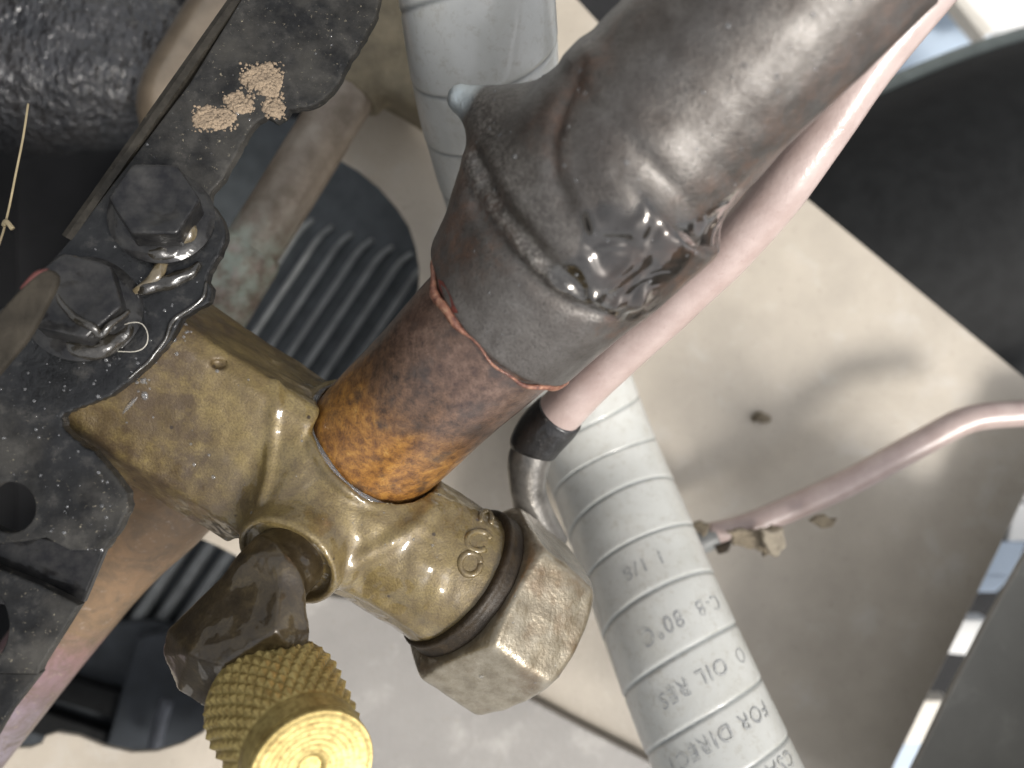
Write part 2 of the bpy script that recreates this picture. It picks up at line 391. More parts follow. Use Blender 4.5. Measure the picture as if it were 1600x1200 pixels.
def m_compressor():
    g = G('lumpy_black_shell')
    v = g.stretch((1.0, 0.55, 1.0), (0, 0, 0.6))
    h = g.math('ADD', g.noise(7.0, 2, 0.55, 0.3, v), g.math('MULTIPLY', g.noise(3.0, 2, vec=v), 0.8))
    c = g.ramp(g.noise(1.2, 5), [(0.35, (0.010, 0.010, 0.011)), (0.7, (0.035, 0.032, 0.03))])
    return g.out(Base_Color=c, Roughness=0.22, Normal=g.bump(h, 1.0, 0.10), Coat_Weight=1.0, Coat_Roughness=0.08, Coat_Normal=g.bump(h, 1.0, 0.17))
def m_plain(name, col, rough=0.5, var=0.25, scale=2.0, bump=0.2, bscale=20, metal=0.0, coat=0.0, spots=0.0, spotcol=(0.1, 0.08, 0.06), spec=0.5):
    g = G(name)
    c = g.ramp(g.noise(scale, 6, 0.6), [(0.3, tuple(x*(1-var) for x in col)), (0.7, tuple(min(1, x*(1+var*0.6)) for x in col))])
    if spots: c = g.mix(g.ramp(g.noise(8, 5, 0.7), [(0.62, 0.0), (0.72, spots)]), c, spotcol)
    return g.out(Base_Color=c, Specular_IOR_Level=spec, Roughness=rough, Metallic=metal, Normal=g.bump(g.noise(bscale, 4), bump, 0.03), Coat_Weight=coat, Coat_Roughness=0.1)
def m_panel(name, col):
    g = G(name)
    c = g.ramp(g.noise(0.45, 5, 0.6), [(0.3, tuple(x*0.82 for x in col)), (0.7, tuple(x*1.06 for x in col))])
    c = g.mix(g.ramp(g.noise(0.9, 6, 0.68, 0.4), [(0.55, 0.0), (0.72, 0.45)]), c, (0.47, 0.45, 0.41))
    c = g.mix(g.ramp(g.noise(5, 6, 0.7), [(0.60, 0.0), (0.74, 0.5)]), c, (0.20, 0.165, 0.12))
    return g.out(Base_Color=c, Roughness=0.42, Normal=g.bump(g.noise(9, 5), 0.25, 0.05), Coat_Weight=0.15, Coat_Roughness=0.25)
def m_pink():
    g = G('pink_sheathing')
    c = g.ramp(g.noise(2.0, 5, 0.6), [(0.3, (0.38, 0.285, 0.255)), (0.7, (0.49, 0.39, 0.355))])
    c = g.mix(g.ramp(g.noise(9, 5, 0.7), [(0.60, 0.0), (0.75, 0.4)]), c, (0.28, 0.18, 0.15))
    return g.out(Base_Color=c, Roughness=0.36, Normal=g.bump(g.noise(14, 4), 0.2, 0.03), Coat_Weight=0.5, Coat_Roughness=0.06, Coat_Normal=g.bump(g.noise(12, 3, 0.6), 0.25, 0.06))
def m_conduit():
    g = G('grey_vinyl')
    c = g.ramp(g.noise(0.8, 5, 0.6), [(0.3, (0.48, 0.48, 0.445)), (0.7, (0.56, 0.56, 0.525))])
    c = g.mix(g.ramp(g.noise(6, 6, 0.7), [(0.52, 0.0), (0.74, 0.5)]), c, (0.30, 0.265, 0.20))
    c = g.mix(g.ramp(g.noise(1.1, 6, 0.7, 0.5), [(0.5, 0.0), (0.75, 0.35)]), c, (0.38, 0.36, 0.30))
    c = g.mix(g.attr('seam'), c, (0.24, 0.25, 0.24))
    return g.out(Base_Color=c, Roughness=0.36, Normal=g.bump(g.noise(10, 4), 0.12, 0.03), Coat_Weight=0.55, Coat_Roughness=0.09)
def m_patina():
    g = G('aged_copper')
    n1 = g.noise(1.5, 6, 0.62); t = g.attr('t')
    c = g.ramp(n1, [(0.3, (0.13, 0.105, 0.075)), (0.5, (0.22, 0.18, 0.14)), (0.7, (0.30, 0.26, 0.21))])
    c = g.mix(g.math('MULTIPLY', g.attr('green'), g.ramp(g.noise(3, 5), [(0.40, 0.0), (0.62, 0.55)])), c, (0.34, 0.43, 0.36))
    c = g.mix(g.math('MULTIPLY', g.attr('green'), g.ramp(g.noise(2.3, 5, 0.7), [(0.50, 0.0), (0.68, 0.55)])), c, (0.40, 0.31, 0.28))
    return g.out(Base_Color=c, Metallic=0.35, Roughness=0.42, Normal=g.bump(g.noise(14), 0.3, 0.04))
def m_heat_copper():
    g = G('heat_tinted_copper')
    t = g.math('ADD', g.attr('t'), g.math('MULTIPLY', g.noise(1.2, 5, 0.6, 0.8), 1.6))
    c = g.ramp(g.math('MULTIPLY', t, 0.14), [(0.0, (0.12, 0.085, 0.05)), (0.32, (0.25, 0.155, 0.085)), (0.56, (0.23, 0.15, 0.085)), (0.66, (0.25, 0.15, 0.14)), (0.80, (0.22, 0.155, 0.165)), (0.95, (0.27, 0.23, 0.255))])
    c = g.mix(g.ramp(g.noise(2.6, 7, 0.72, 0.6), [(0.42, 0.0), (0.62, 0.75)]), c, (0.13, 0.095, 0.062))
    c = g.mix(g.ramp(g.noise(8, 5, 0.7), [(0.58, 0.0), (0.7, 0.6)]), c, (0.33, 0.26, 0.20))
    return g.out(Base_Color=c, Metallic=0.5, Roughness=0.36, Normal=g.bump(g.noise(12), 0.25, 0.04))
def m_water():
    g = G('water_bead'); return g.out(Base_Color=(0.95, 0.96, 0.97), Roughness=0.03, IOR=1.33, Transmission_Weight=0.92)

BRASS = m_brass(); NUT = m_nut(); BRONZE = m_bronze(); BRIGHT = m_bright_brass(); STUB = m_copper_stub(); PIPE = m_pipe(); BEAD = m_bead()
STEEL = m_black_steel(); WETBLK = m_wet_black(); SHELL = m_compressor(); PINK = m_pink(); VINYL = m_conduit(); PATINA = m_patina(); HEATCU = m_heat_copper(); WATER = m_water()
PANEL = m_panel('beige_paint', (0.42, 0.37, 0.30)); PANEL2 = m_panel('greige_paint', (0.255, 0.24, 0.22))
RUBBER = m_plain('black_rubber', (0.010, 0.0105, 0.0105), 0.7, 0.4, 2, 0.3, 15, spec=0.2)
SEAL = m_plain('shaded_brown_seal', (0.030, 0.020, 0.010), 0.5, 0.5, 4, 0.4, 14, spec=0.35)
RIBM = m_plain('ribbed_plastic', (0.30, 0.31, 0.30), 0.42, 0.35, 1.5, 0.2, 10)
NAVY = m_plain('dark_plastic', (0.05, 0.056, 0.062), 0.5, 0.4, 1.5, 0.2, 10)
DARKIN = m_plain('dark_interior', (0.010, 0.010, 0.011), 0.8, 0.4, 1.0, 0.2, 8)
def m_ink():
    g = G('worn_grey_ink'); c = g.mix(g.ramp(g.noise(7, 5, 0.7), [(0.42, 0.0), (0.62, 1.0)]), (0.27, 0.275, 0.275), (0.48, 0.48, 0.45))
    return g.out(Base_Color=c, Roughness=0.5)
INK = m_ink()
MUD = m_plain('dried_mud', (0.27, 0.205, 0.14), 0.9, 0.35, 5, 1.0, 18)
SLIME = m_plain('wet_residue', (0.12, 0.095, 0.055), 0.25, 0.5, 4, 0.6, 9, coat=1.0)
SLIMEB = m_plain('black_slime', (0.022, 0.019, 0.014), 0.22, 0.5, 4, 0.8, 9, coat=1.0)
STRAW = m_plain('dry_straw', (0.27, 0.22, 0.13), 0.7, 0.3, 4, 0.3)
FIBRE = m_plain('pale_fibre', (0.50, 0.47, 0.40), 0.5, 0.2, 5, 0.1)
OLIVE = m_plain('dusty_brass', (0.20, 0.165, 0.105), 0.6, 0.35, 2.2, 0.5, 14, metal=0.2, spots=0.5, spotcol=(0.35, 0.30, 0.22))
GREYM = m_plain('grey_metal', (0.17, 0.16, 0.145), 0.34, 0.5, 3.0, 0.3, 10, metal=0.5, coat=0.3)
FRAY = m_plain('frayed_wrap', (0.20, 0.165, 0.115), 0.9, 0.45, 5, 1.0, 14)
WHITE = m_plain('white_paint', (0.82, 0.82, 0.80), 0.5, 0.08, 0.6, 0.1)
BLUE = m_plain('pale_blue_paint', (0.50, 0.60, 0.72), 0.5, 0.12, 0.6, 0.1)
CREAM = m_plain('cream_paint', (0.78, 0.73, 0.64), 0.5, 0.1, 0.6, 0.1)
GROUND = m_plain('pale_concrete', (0.25, 0.245, 0.235), 0.9, 0.2, 0.05, 0.3, 2)
LIP = m_plain('worn_edge', (0.035, 0.031, 0.025), 0.6, 0.5, 5, 0.4, 20, spec=0.2, spots=0.35, spotcol=(0.25, 0.21, 0.14))

# ------------------------------------------------------------------ setting: ground, panels, dark interior
uw = np.array(UP)
gx = unit(np.cross((0, 1, 0), uw)); gy = np.cross(uw, gx); gc = -uw*70
gv = [gc+gx*a*6000+gy*b*6000 for a, b in ((-1, -1), (1, -1), (1, 1), (-1, 1))]
obj('ground', gv, [(0, 1, 2, 3)], GROUND, smooth=False, kind='structure', label='pale concrete ground beyond the unit', cat='ground')

PZ = (-7.4, -0.10, 0.02)
out_main = [(490, -200), (665, -200), (900, 0), (935, 38), (1260, 312), (1600, 592), (1720, 690), (1600, 772), (1500, 980), (1398, 1190), (1330, 1340), (-500, 1340), (-500, 1172),
            (0, 1172), (48, 1170), (66, 1163), (72, 1152), (88, 1147), (120, 1152), (160, 1168), (205, 1178), (245, 1176), (285, 1164), (318, 1146), (340, 1120), (362, 1080), (380, 1010), (385, 910), (372, 868), (340, 851), (283, 826), (225, 800),
            (225, 760), (320, 760), (420, 850), (560, 690), (640, 520), (656, 450), (657, 420), (651, 385), (640, 352), (620, 322), (592, 290), (560, 264), (525, 243), (490, 226)]
cab = thing('cabinet_panel', 'large beige sheet metal panel behind the valve, with rounded openings cut through it', 'panel', P(1200, 800, -8))
v, f = plate(out_main, (), PZ, 0.16, 0.04)
obj('sheet', v, f, PANEL, cab, smooth=False)
v, f = plate([(470, 930), (560, 940), (700, 1030), (822, 1093), (920, 1146), (1010, 1192), (1100, 1245), (1100, 1500), (455, 1500)], (), (-6.85, -0.10, 0.02), 0.3, 0.05)
lp = thing('lower_panel', 'pale grey panel fold at the bottom edge, below the hex nut', 'panel', P(800, 1200, -6.3))
obj('sheet', v, f, PANEL2, lp, smooth=False)
v, f = plate([(1732, 644), (1612, 858), (1542, 980), (1478, 1104), (1444, 1175), (1407, 1250), (1392, 1400), (1900, 1400), (1900, 640)], (), (-6.6, 0.0, 0.0), 0.2, 0.04)
gp = thing('side_panel', 'dull grey panel in the bottom right corner beyond the bright slit', 'panel', P(1560, 1100, -6.6))
obj('sheet', v, f, m_panel('grey_paint', (0.30, 0.29, 0.26)), gp, smooth=False)
v, f = plate([(-900, -500), (1230, -300), (1160, 260), (1500, 700), (1340, 1200), (1200, 1600), (-900, 1600)], (), (-15.5, 0, 0), 0.2, 0.03)
iw = thing('inner_wall', 'dark inner wall of the cabinet seen through the openings', 'wall', P(400, 600, -15.5))
obj('sheet', v, f, DARKIN, iw, smooth=False)
bm = bmesh.new(); bmesh.ops.create_cube(bm, size=1); sv = np.array([q.co for q in bm.verts])*np.array((0.3, 46, 20))+np.array((-17.0, 4, -5.3)); sf = [tuple(q.index for q in f_.verts) for f_ in bm.faces]; bm.free()
obj('dark_reflection_sheet', sv, sf, DARKIN, iw, smooth=False)  # dark sheet added off to the left so the metal reflects black
bm = bmesh.new(); bmesh.ops.create_cube(bm, size=1); sv = np.array([q.co for q in bm.verts])*np.array((26, 0.3, 8.2))+np.array((20.8, -10.0, -3.6)); sf = [tuple(q.index for q in f_.verts) for f_ in bm.faces]; bm.free()
obj('flange_or_shade_wall', sv, sf, gp.children[0].data.materials[0], gp, smooth=False)  # unseen wall below the view, added to shade the panel's lower right
sv = sv*0+np.array([(a_, b_, c_) for a_, b_, c_ in (np.sign(sv-sv.mean(0))*np.array((0.15, 5.9, 4.7))+np.array((13.0, -10.3+0.6, -2.2))).tolist()])
obj('flange_or_shade_wall', sv, sf, gp.children[0].data.materials[0], gp, smooth=False)  # second unseen wall, right of the view, added for the same shadow
# dirt speck on the panel
v, f, _ = tube(np.array([np.r_[P(1176, 655, -8.0), 0.05], np.r_[P(1190, 652, -7.85), 0.14], np.r_[P(1203, 656, -8.0), 0.05]]), 10, 0.05, lambda s, t, r: r*(1+0.3*np.sin(3*t+9*s)))
obj('dirt_speck', v, f, FRAY, label='small brown speck of dirt stuck on the beige panel', cat='dirt')

# boards added in place of bright daylight outside, seen through the gaps
def board(name, pts, z, m, label, cat, group=None):
    v, f = plate(pts, (), (z, 0, 0), 0.8, 0.08); o = thing(name, label, cat, v.mean(0), group); obj('face', v, f, m, o, smooth=False); return o
board('daylight_white', [(1478, -60), (1520, 10), (1545, 42), (1640, 30), (1660, -120), (1480, -120)], -21, WHITE, 'white board added for the bright daylight out of focus in the top right corner', 'board')
board('daylight_blue', [(1380, 150), (1440, 20), (1482, -30), (1545, 48), (1560, 140)], -23, BLUE, 'pale blue board added for the daylight out of focus between pink tube and white board', 'board')
board('daylight_cream', [(1484, -12), (1496, -14), (1550, 44), (1538, 56)], -20, CREAM, 'cream strip added for the daylight across the blurred white corner', 'ledge')
for pts, m, lab in (([(1588, 790), (1640, 790), (1640, 842), (1578, 842)], WHITE, 'white block at the top of the bright slit'),
                    ([(1555, 850), (1600, 850), (1580, 900), (1530, 900)], BLUE, 'pale blue block second from the top of the slit'),
                    ([(1535, 898), (1580, 898), (1556, 922), (1505, 922)], BLUE, 'small pale blue block above the upper dark gap of the slit'),
                    ([(1500, 972), (1540, 972), (1510, 1020), (1465, 1016)], WHITE, 'white block between the two dark gaps of the slit'),
                    ([(1440, 1098), (1480, 1098), (1450, 1160), (1395, 1160)], CREAM, 'cream block below the lower dark gap of the slit'),
                    ([(1400, 1166), (1450, 1160), (1430, 1240), (1350, 1240)], BLUE, 'pale blue block at the bottom end of the slit')):
    board('daylight_block', pts, -13, m, lab, 'block', 'pale blocks added for daylight in the bright slit')  # made-up blocks standing in for the bright outdoors behind the slit

board('dark_backboard', [(1700, 760), (1560, 850), (1380, 1180), (1340, 1300), (1480, 1300), (1760, 900)], -14.5, DARKIN, 'black board added behind the pale blocks of the slit', 'board')  # dark sheet added so the gaps between the blocks stay black
# black hose behind the top right
hp = np.array([np.r_[P(1050, 540, -14), 5.2], np.r_[P(1400, 415, -13.5), 5.2], np.r_[P(1600, 335, -13.5), 5.2], np.r_[P(1950, 240, -13.5), 5.2]])
v, f, _ = tube(hp, 64, 0.5); hz = thing('black_tank', 'big rounded black tank in the top right behind the panel edge', 'tank', hp[1][:3])
obj('shell', v, f, RUBBER, hz)
rim = []
c, _s = resample(spline(hp, 12), 0.4); _t, _n, _b = frames(c)
side = _b if _b[0][1] > 0 else -_b
v, f, _ = tube(np.c_[c[::4, :3]+side[::4]*5.25*0.985+_n[::4]*0.9, np.full(len(c[::4]), 0.34)], 12, 0.3)
obj('lit_edge_strip', v, f, m_plain('lit_edge_green', (0.19, 0.215, 0.195), 0.5, 0.2), hz)  # the tank's lit top edge, painted as a lighter strip

# ------------------------------------------------------------------ ribbed duct seen through the panel openings
rd = thing('ribbed_duct', 'black plastic duct with parallel grey ribs seen through the panel openings', 'duct', P(420, 560, -11.5))
v, f = plate([(300, 170), (480, 190), (700, 330), (720, 640), (420, 1010), (300, 1060), (60, 985), (140, 860), (90, 700), (60, 600)], (), (-12.4, 0, 0), 0.3, 0.05)
obj('backing', v, f, m_plain('duct_plastic', (0.085, 0.095, 0.10), 0.45, 0.3), rd, smooth=False)
for k in range(9):                                   # each rib is a bar that turns over at its upper end
    off = k-0.0
    x0, y0 = 367+26.0*off, 510+18.0*off
    lo = 560+24*k; dx, dy = 0.555, -0.832
    L1 = 150+9*k
    a = (x0-dx*lo, y0-dy*lo); e = (x0+dx*L1, y0+dy*L1)
    m_ = (x0-dx*150, y0-dy*150)
    pts = [np.r_[P(*a, -11.9), 0.19], np.r_[P(*m_, -11.9), 0.17], np.r_[P(x0, y0, -12.0), 0.10], np.r_[P(*e, -12.0), 0.085],
           np.r_[P(e[0]+dx*30, e[1]+dy*30, -12.1), 0.08], np.r_[P(e[0]+dx*55+8, e[1]+dy*50, -12.35), 0.08]]
    v, f, _ = tube(np.array(pts), 10, 0.4); obj('rib', v, f, RIBM, rd)
bx = thing('drain_box', 'black plastic box with ledges low in the bottom left opening', 'box', P(200, 1080, -10.5))
for pts, z, m, nm in (([(60, 985), (235, 975), (400, 1030), (400, 1250), (-60, 1250), (-60, 1080)], -11.2, NAVY, 'box_face'),
                      ([(215, 1000), (300, 985), (380, 1040), (360, 1200), (160, 1200)], -10.4, m_plain('charcoal_plastic', (0.035, 0.04, 0.046), 0.45, 0.3), 'door_flap'),
                      ([(80, 1055), (195, 1090), (180, 1120), (65, 1085)], -10.7, RUBBER, 'ledge'), ([(50, 1110), (170, 1150), (160, 1175), (40, 1140)], -10.7, RUBBER, 'ledge')):
    v, f = plate(pts, (), (z, 0, 0), 0.5, 0.06); obj(nm, v, f, m, bx, smooth=False)
v, f, _ = tube(np.array([np.r_[P(262, 1095, -9.4), 0.16], np.r_[P(250, 1130, -9.4), 0.19], np.r_[P(238, 1190, -9.4), 0.2]]), 14, 0.2)
obj('hinge_pin', v, f, m_plain('pin_grey', (0.16, 0.17, 0.19), 0.4, 0.3), bx)

# ------------------------------------------------------------------ compressor shell, top left
cp = thing('compressor', 'glossy black compressor shell with lumpy wet coating in the top left corner', 'compressor', P(60, -120, -10))
bm = bmesh.new(); bmesh.ops.create_uvsphere(bm, u_segments=320, v_segments=200, radius=1)
sv = np.array([q.co for q in bm.verts]); sf = [tuple(q.index for q in f.verts) for f in bm.faces]; bm.free()
sv = sv*np.stack([np.full(len(sv), 5.0), np.where(sv[:, 1] > 0, 5.0, 1.5), np.full(len(sv), 2.2)], 1); sv = sv*(1+0.012*lump(sv, 6, 3)+0.008*lump(sv, 14, 4))[:, None]+np.array((-12.6, 7.2, -7.5))
obj('shell', sv, sf, SHELL, cp)
v, f, _ = tube(np.array([np.r_[P(236, 215, -6.4), 0.2], np.r_[P(250, 186, -6.2), 0.55], np.r_[P(268, 150, -6.0), 0.72], np.r_[P(310, 80, -6.2), 0.75], np.r_[P(420, -100, -7.0), 0.75]]), 40, 0.3)
obj('tan_reflection', v, f, m_plain('tan_sheen', (0.30, 0.235, 0.165), 0.32, 0.3, 1.5, 0.2, 10, metal=0.5, coat=0.5), cp)  # tan tube added for the reflection on the shell's smooth shoulder

# ------------------------------------------------------------------ second valve and pipe (out of focus, top)
sv2 = thing('rear_valve', 'dusty olive brass valve block out of focus at the top, behind the conduit', 'valve', P(600, 90, -4.6))
R2 = np.array([unit((0.52, -0.30, 0)), unit((0.30, 0.52, 0)), (0, 0, 1)])
e = lambda p: smin(sd_box(p, P(640, 40, -5.4), [unit((0.86, -0.5, 0)), unit((0.5, 0.86, 0)), (0, 0, 1)], (1.7, 1.75, 0.9), 0.25), sd_cone(p, P(545, 150, -5.0), P(600, 60, -5.2), 0.72, 0.80, 0.1), 0.25)
v, f = nets(e, (-5.5, 2.5, -8), (4, 11, -3), 0.08); v = v+0.02*normals(v, f)*lump(v, 6, 5)[:, None]
obj('block', v, f, OLIVE, sv2)
lq = thing('liquid_line', 'tarnished copper pipe with green patina running behind the black bracket', 'pipe', P(460, 290, -4.8))
pts = np.array([np.r_[P(575, 95, -5.0), 0.60], np.r_[P(520, 185, -4.9), 0.60], np.r_[P(440, 315, -4.7), 0.60], np.r_[P(370, 425, -4.6), 0.60], np.r_[P(300, 540, -4.5), 0.60]])
v, f, t = tube(pts, 48, 0.06); gr = np.exp(-((t-t.max()*0.70)/0.75)**2)
obj('tube', v, f, PATINA, lq, {'t': t, 'green': gr})
v, f, t = tube(np.array([np.r_[P(397, 385, -4.65), 0.63], np.r_[P(385, 403, -4.65), 0.70], np.r_[P(350, 462, -4.6), 0.70], np.r_[P(320, 510, -4.55), 0.70]]), 48, 0.05, lambda s, th, r: r*(1+0.01*np.sin(3*th+5*s)))
obj('joint_collar', v, f, PATINA, lq, {'t': t, 'green': np.ones(len(v))})

# ------------------------------------------------------------------ lower left copper stub pipe
lc = thing('copper_tail', 'heat tinted copper pipe with pink and purple stains under the bracket, bottom left', 'pipe', P(150, 950, -2.2))
pts = np.array([np.r_[P(292, 735, -1.6), 1.0], np.r_[P(235, 800, -1.8), 0.98], np.r_[P(175, 880, -2.0), 0.78], np.r_[P(90, 990, -2.2), 0.72], np.r_[P(0, 1105, -2.4), 0.72], np.r_[P(-120, 1260, -2.6), 0.72]])
v, f, t = tube(pts, 56, 0.06); obj('tube', v, f, HEATCU, lc, {'t': t})

# ------------------------------------------------------------------ conduit
cd = thing('flexible_conduit', 'pale grey spiral wrapped vinyl conduit with printed lettering passing behind the pipe', 'conduit', P(940, 700, -5))
CR = 1.27
cpts = np.array([P(735, -260, 0.4), P(742, -60, -0.3), P(752, 60, -0.9), P(772, 200, -2.2), P(815, 370, -4.0), P(868, 520, -5.2), P(935, 705, -5.3), P(992, 850, -4.3), P(1050, 1000, -3.2), P(1136, 1200, -2.2), P(1240, 1420, -1.2)])
cc, cs_ = resample(spline(np.c_[cpts, np.full(len(cpts), CR)], 24), 0.03)
ct, cn, cb = frames(cc); PITCH = 1.06; SEG = 112
th = np.linspace(0, 2*math.pi, SEG, endpoint=False)
ph = (cs_[:, None]/PITCH-th[None]/(2*math.pi)) % 1.0
gro = np.exp(-(np.minimum(ph, 1-ph)/0.030)**2)
rr = CR*(1+0.010*(ph-0.5)-0.022*gro)+0.006*np.sin(cs_[:, None]*1.3+2*th[None])
v = cc[:, None, :3]+rr[..., None]*(np.cos(th)[None, :, None]*cn[:, None]+np.sin(th)[None, :, None]*cb[:, None])
i = np.arange(len(cc)-1)[:, None]*SEG; j = np.arange(SEG)[None]; j2 = (j+1) % SEG
f = np.stack([i+j, i+j2, i+SEG+j2, i+SEG+j], -1).reshape(-1, 4)
obj('jacket', v.reshape(-1, 3), f, VINYL, cd, {'seam': gro.ravel()})
def glyphs(txt, size):
    cu = bpy.data.curves.new('t', 'FONT'); cu.body = txt; cu.size = size; cu.space_character = 1.15; cu.resolution_u = 3
    o = bpy.data.objects.new('t', cu); COL.objects.link(o); bpy.context.view_layer.update()
    me = bpy.data.meshes.new_from_object(o.evaluated_get(bpy.context.evaluated_depsgraph_get()))
    v = np.array([tuple(q.co) for q in me.vertices]); f = [tuple(p.vertices) for p in me.polygons]
    bpy.data.objects.remove(o); bpy.data.curves.remove(cu); bpy.data.meshes.remove(me); return v, f
def print_row(txt, py, x_first, size=0.52):           # rows run round the conduit, upside down
    gv_, gf = glyphs(txt, size)
    ypx = 600-cc[:, 1]*D/(D-cc[:, 2])*100; s0 = np.interp(py, ypx, cs_)
    R = CR*1.012
    th0 = x_first
    sgn = 1.0 if cb[len(cb)//2][0] > 0 else -1.0      # cb pointing to screen right
    ang = sgn*(th0-gv_[:, 0]/R)
    ss = s0+gv_[:, 1]+(ang*PITCH/(2*math.pi))
    out = []
    for a_, s_ in zip(ang, ss):
        c_ = [np.interp(s_, cs_, cc[:, q]) for q in range(3)]; n_ = unit([np.interp(s_, cs_, cn[:, q]) for q in range(3)]); b_ = unit([np.interp(s_, cs_, cb[:, q]) for q in range(3)])
        out.append(np.array(c_)+(R)*(math.cos(a_)*n_+math.sin(a_)*b_))
    obj('printed_text', out, gf, INK, cd, smooth=False)
print_row('1 1/8', 905, 0.28, 0.375)
print_row('C-B  80\u00b0C', 985, 0.95, 0.375)
print_row('O  OIL RES', 1062, 1.02, 0.375)
print_row('FOR DIRECT', 1142, 0.95, 0.375)
print_row('CSA LL (UL)', 1222, 1.02, 0.375)

# ------------------------------------------------------------------ thin pink line and its torn wrap
tl = thing('thin_pink_line', 'thin pink sheathed line crossing the panel with torn wrap at its end', 'tube', P(1350, 740, -6))
pts = np.array([np.r_[P(1655, 645, -6.0), 0.30], np.r_[P(1600, 646, -6.0), 0.30], np.r_[P(1515, 655, -6.0), 0.31], np.r_[P(1440, 692, -6.0), 0.31], np.r_[P(1330, 752, -6.0), 0.31], np.r_[P(1230, 797, -6.1), 0.30], np.r_[P(1165, 822, -6.1), 0.28], np.r_[P(1108, 834, -6.1), 0.24]])
v, f, t = tube(pts, 28, 0.1); obj('sheath', v, f, PINK, tl)
v, f, t = tube(np.array([np.r_[P(1118, 836, -6.1), 0.27], np.r_[P(1095, 846, -6.1), 0.29], np.r_[P(1070, 856, -6.1), 0.27], np.r_[P(1020, 875, -6.2), 0.27]]), 24, 0.08); obj('fitting', v, f, m_plain('fitting_grey', (0.20, 0.205, 0.20), 0.4, 0.3), tl)
def rag(name, pts, z, m, parent, seed, thick=0.16):
    r = np.random.default_rng(seed); v, f = plate(rough_edge(pts, 5, 2.2, seed), (), (z, 0.05, -0.1), thick, 0.04)
    v[:, 2] += 0.12*lump(v, 4, seed); return obj(name, v, f, m, parent, smooth=False)
rag('torn_wrap', [(1142, 832), (1160, 828), (1190, 832), (1218, 828), (1222, 840), (1212, 866), (1200, 868), (1186, 856), (1160, 852), (1146, 845)], -5.75, FRAY, tl, 4)
rag('torn_flap', [(1192, 830), (1220, 828), (1222, 842), (1212, 868), (1203, 864), (1194, 846)], -5.6, m_plain('tan_wrap', (0.36, 0.31, 0.235), 0.9, 0.3, 4, 0.9, 12), tl, 6, 0.12)
rag('torn_crumb', [(1272, 815), (1288, 806), (1300, 812), (1290, 822)], -5.8, FRAY, tl, 8)
rag('torn_crumb', [(1082, 822), (1096, 818), (1106, 822), (1104, 830), (1088, 828)], -5.8, FRAY, tl, 9)
rag('torn_crumb', [(1122, 856), (1138, 848), (1136, 860), (1126, 864)], -5.8, SEAL, tl, 10)

# ------------------------------------------------------------------ pink tube along the main pipe
pk = thing('pink_tube', 'thick pink sheathed tube running along the underside of the main pipe', 'tube', P(1100, 430, 0.5))
pts = np.array([np.r_[P(1640, -250, 2.6), 0.37], np.r_[P(1478, -50, 2.4), 0.37], np.r_[P(1362, 92, 2.1), 0.37], np.r_[P(1232, 277, 1.5), 0.38], np.r_[P(1150, 377, 1.0), 0.385], np.r_[P(1065, 460, 0.5), 0.39], np.r_[P(962, 556, -0.3), 0.39], np.r_[P(905, 612, -0.75), 0.40], np.r_[P(864, 655, -1.1), 0.40]])
v, f, t = tube(pts, 48, 0.06, lambda s, th, r: r*(1+0.012*np.sin(2.1*s+2*th)+0.008*np.sin(5.3*s+th)))
obj('sheath', v, f, PINK, pk)
v, f, t = tube(np.array([np.r_[P(876, 645, -1.0), 0.425], np.r_[P(866, 656, -1.1), 0.455], np.r_[P(847, 676, -1.25), 0.46], np.r_[P(833, 697, -1.35), 0.43], np.r_[P(829, 706, -1.38), 0.38]]), 40, 0.03)
obj('black_sleeve', v, f, m_plain('black_tape', (0.016, 0.015, 0.015), 0.4, 0.5, 3, 0.5, 9, coat=0.3, spots=0.6, spotcol=(0.13, 0.125, 0.115)), pk)
v, f, t = tube(np.array([np.r_[P(836, 690, -1.3), 0.36], np.r_[P(826, 720, -1.4), 0.375], np.r_[P(824, 752, -1.5), 0.33], np.r_[P(826, 772, -1.6), 0.315], np.r_[P(836, 805, -1.8), 0.33], np.r_[P(860, 850, -2.1), 0.33]]), 40, 0.04)
obj('fitting', v, f, GREYM, pk)

# ------------------------------------------------------------------ main suction pipe
A0 = P(585, 695, 0.05); A1 = P(825, 460, 1.75); R0 = P(790, 493, 1.45); C0 = P(882, 338, 2.15); A2 = P(1036, 180, 2.8); A3 = P(1219, 0, 3.3); A4 = P(1420, -200, 3.8)
AX = unit(A1-A0)
sp = thing('suction_pipe', 'thick sooty copper pipe with orange stained end rising from the brass valve', 'pipe', A0)
v, f, t = tube(np.array([np.r_[A0-AX*0.9, 1.10], np.r_[A0, 1.10], np.r_[A0+(A1-A0)*0.35, 1.095], np.r_[A0+(A1-A0)*0.7, 1.11], np.r_[A1+AX*0.3, 1.12]]), 128, 0.04, lambda s, th, r: r+0.008*np.sin(3*s+2*th))
obj('copper_stub', v, f, STUB, sp, {'t': (v-A0)@AX})
UX = unit(A3-C0)
def f_sleeve(p):
    d = sd_cone(p, R0, R0+AX*2.7, 1.265, 1.30, 0.07)
    return d
def sight(fn, px, py, lift=0.0):                        # where the eye's ray meets a shape
    o = np.array([0, 0, D]); d_ = unit(P(px, py, 0)-o); tt = 6.0
    for _ in range(70): tt += float(fn((o+d_*tt)[None])[0])*0.85
    return o+d_*(tt-lift)
def chain(p, pts, r):
    d = np.full(p.shape[:-1], 1e9)
    for a_, b_ in zip(pts, pts[1:]): d = np.minimum(d, sd_cap(p, a_, b_, r, r))
    return d
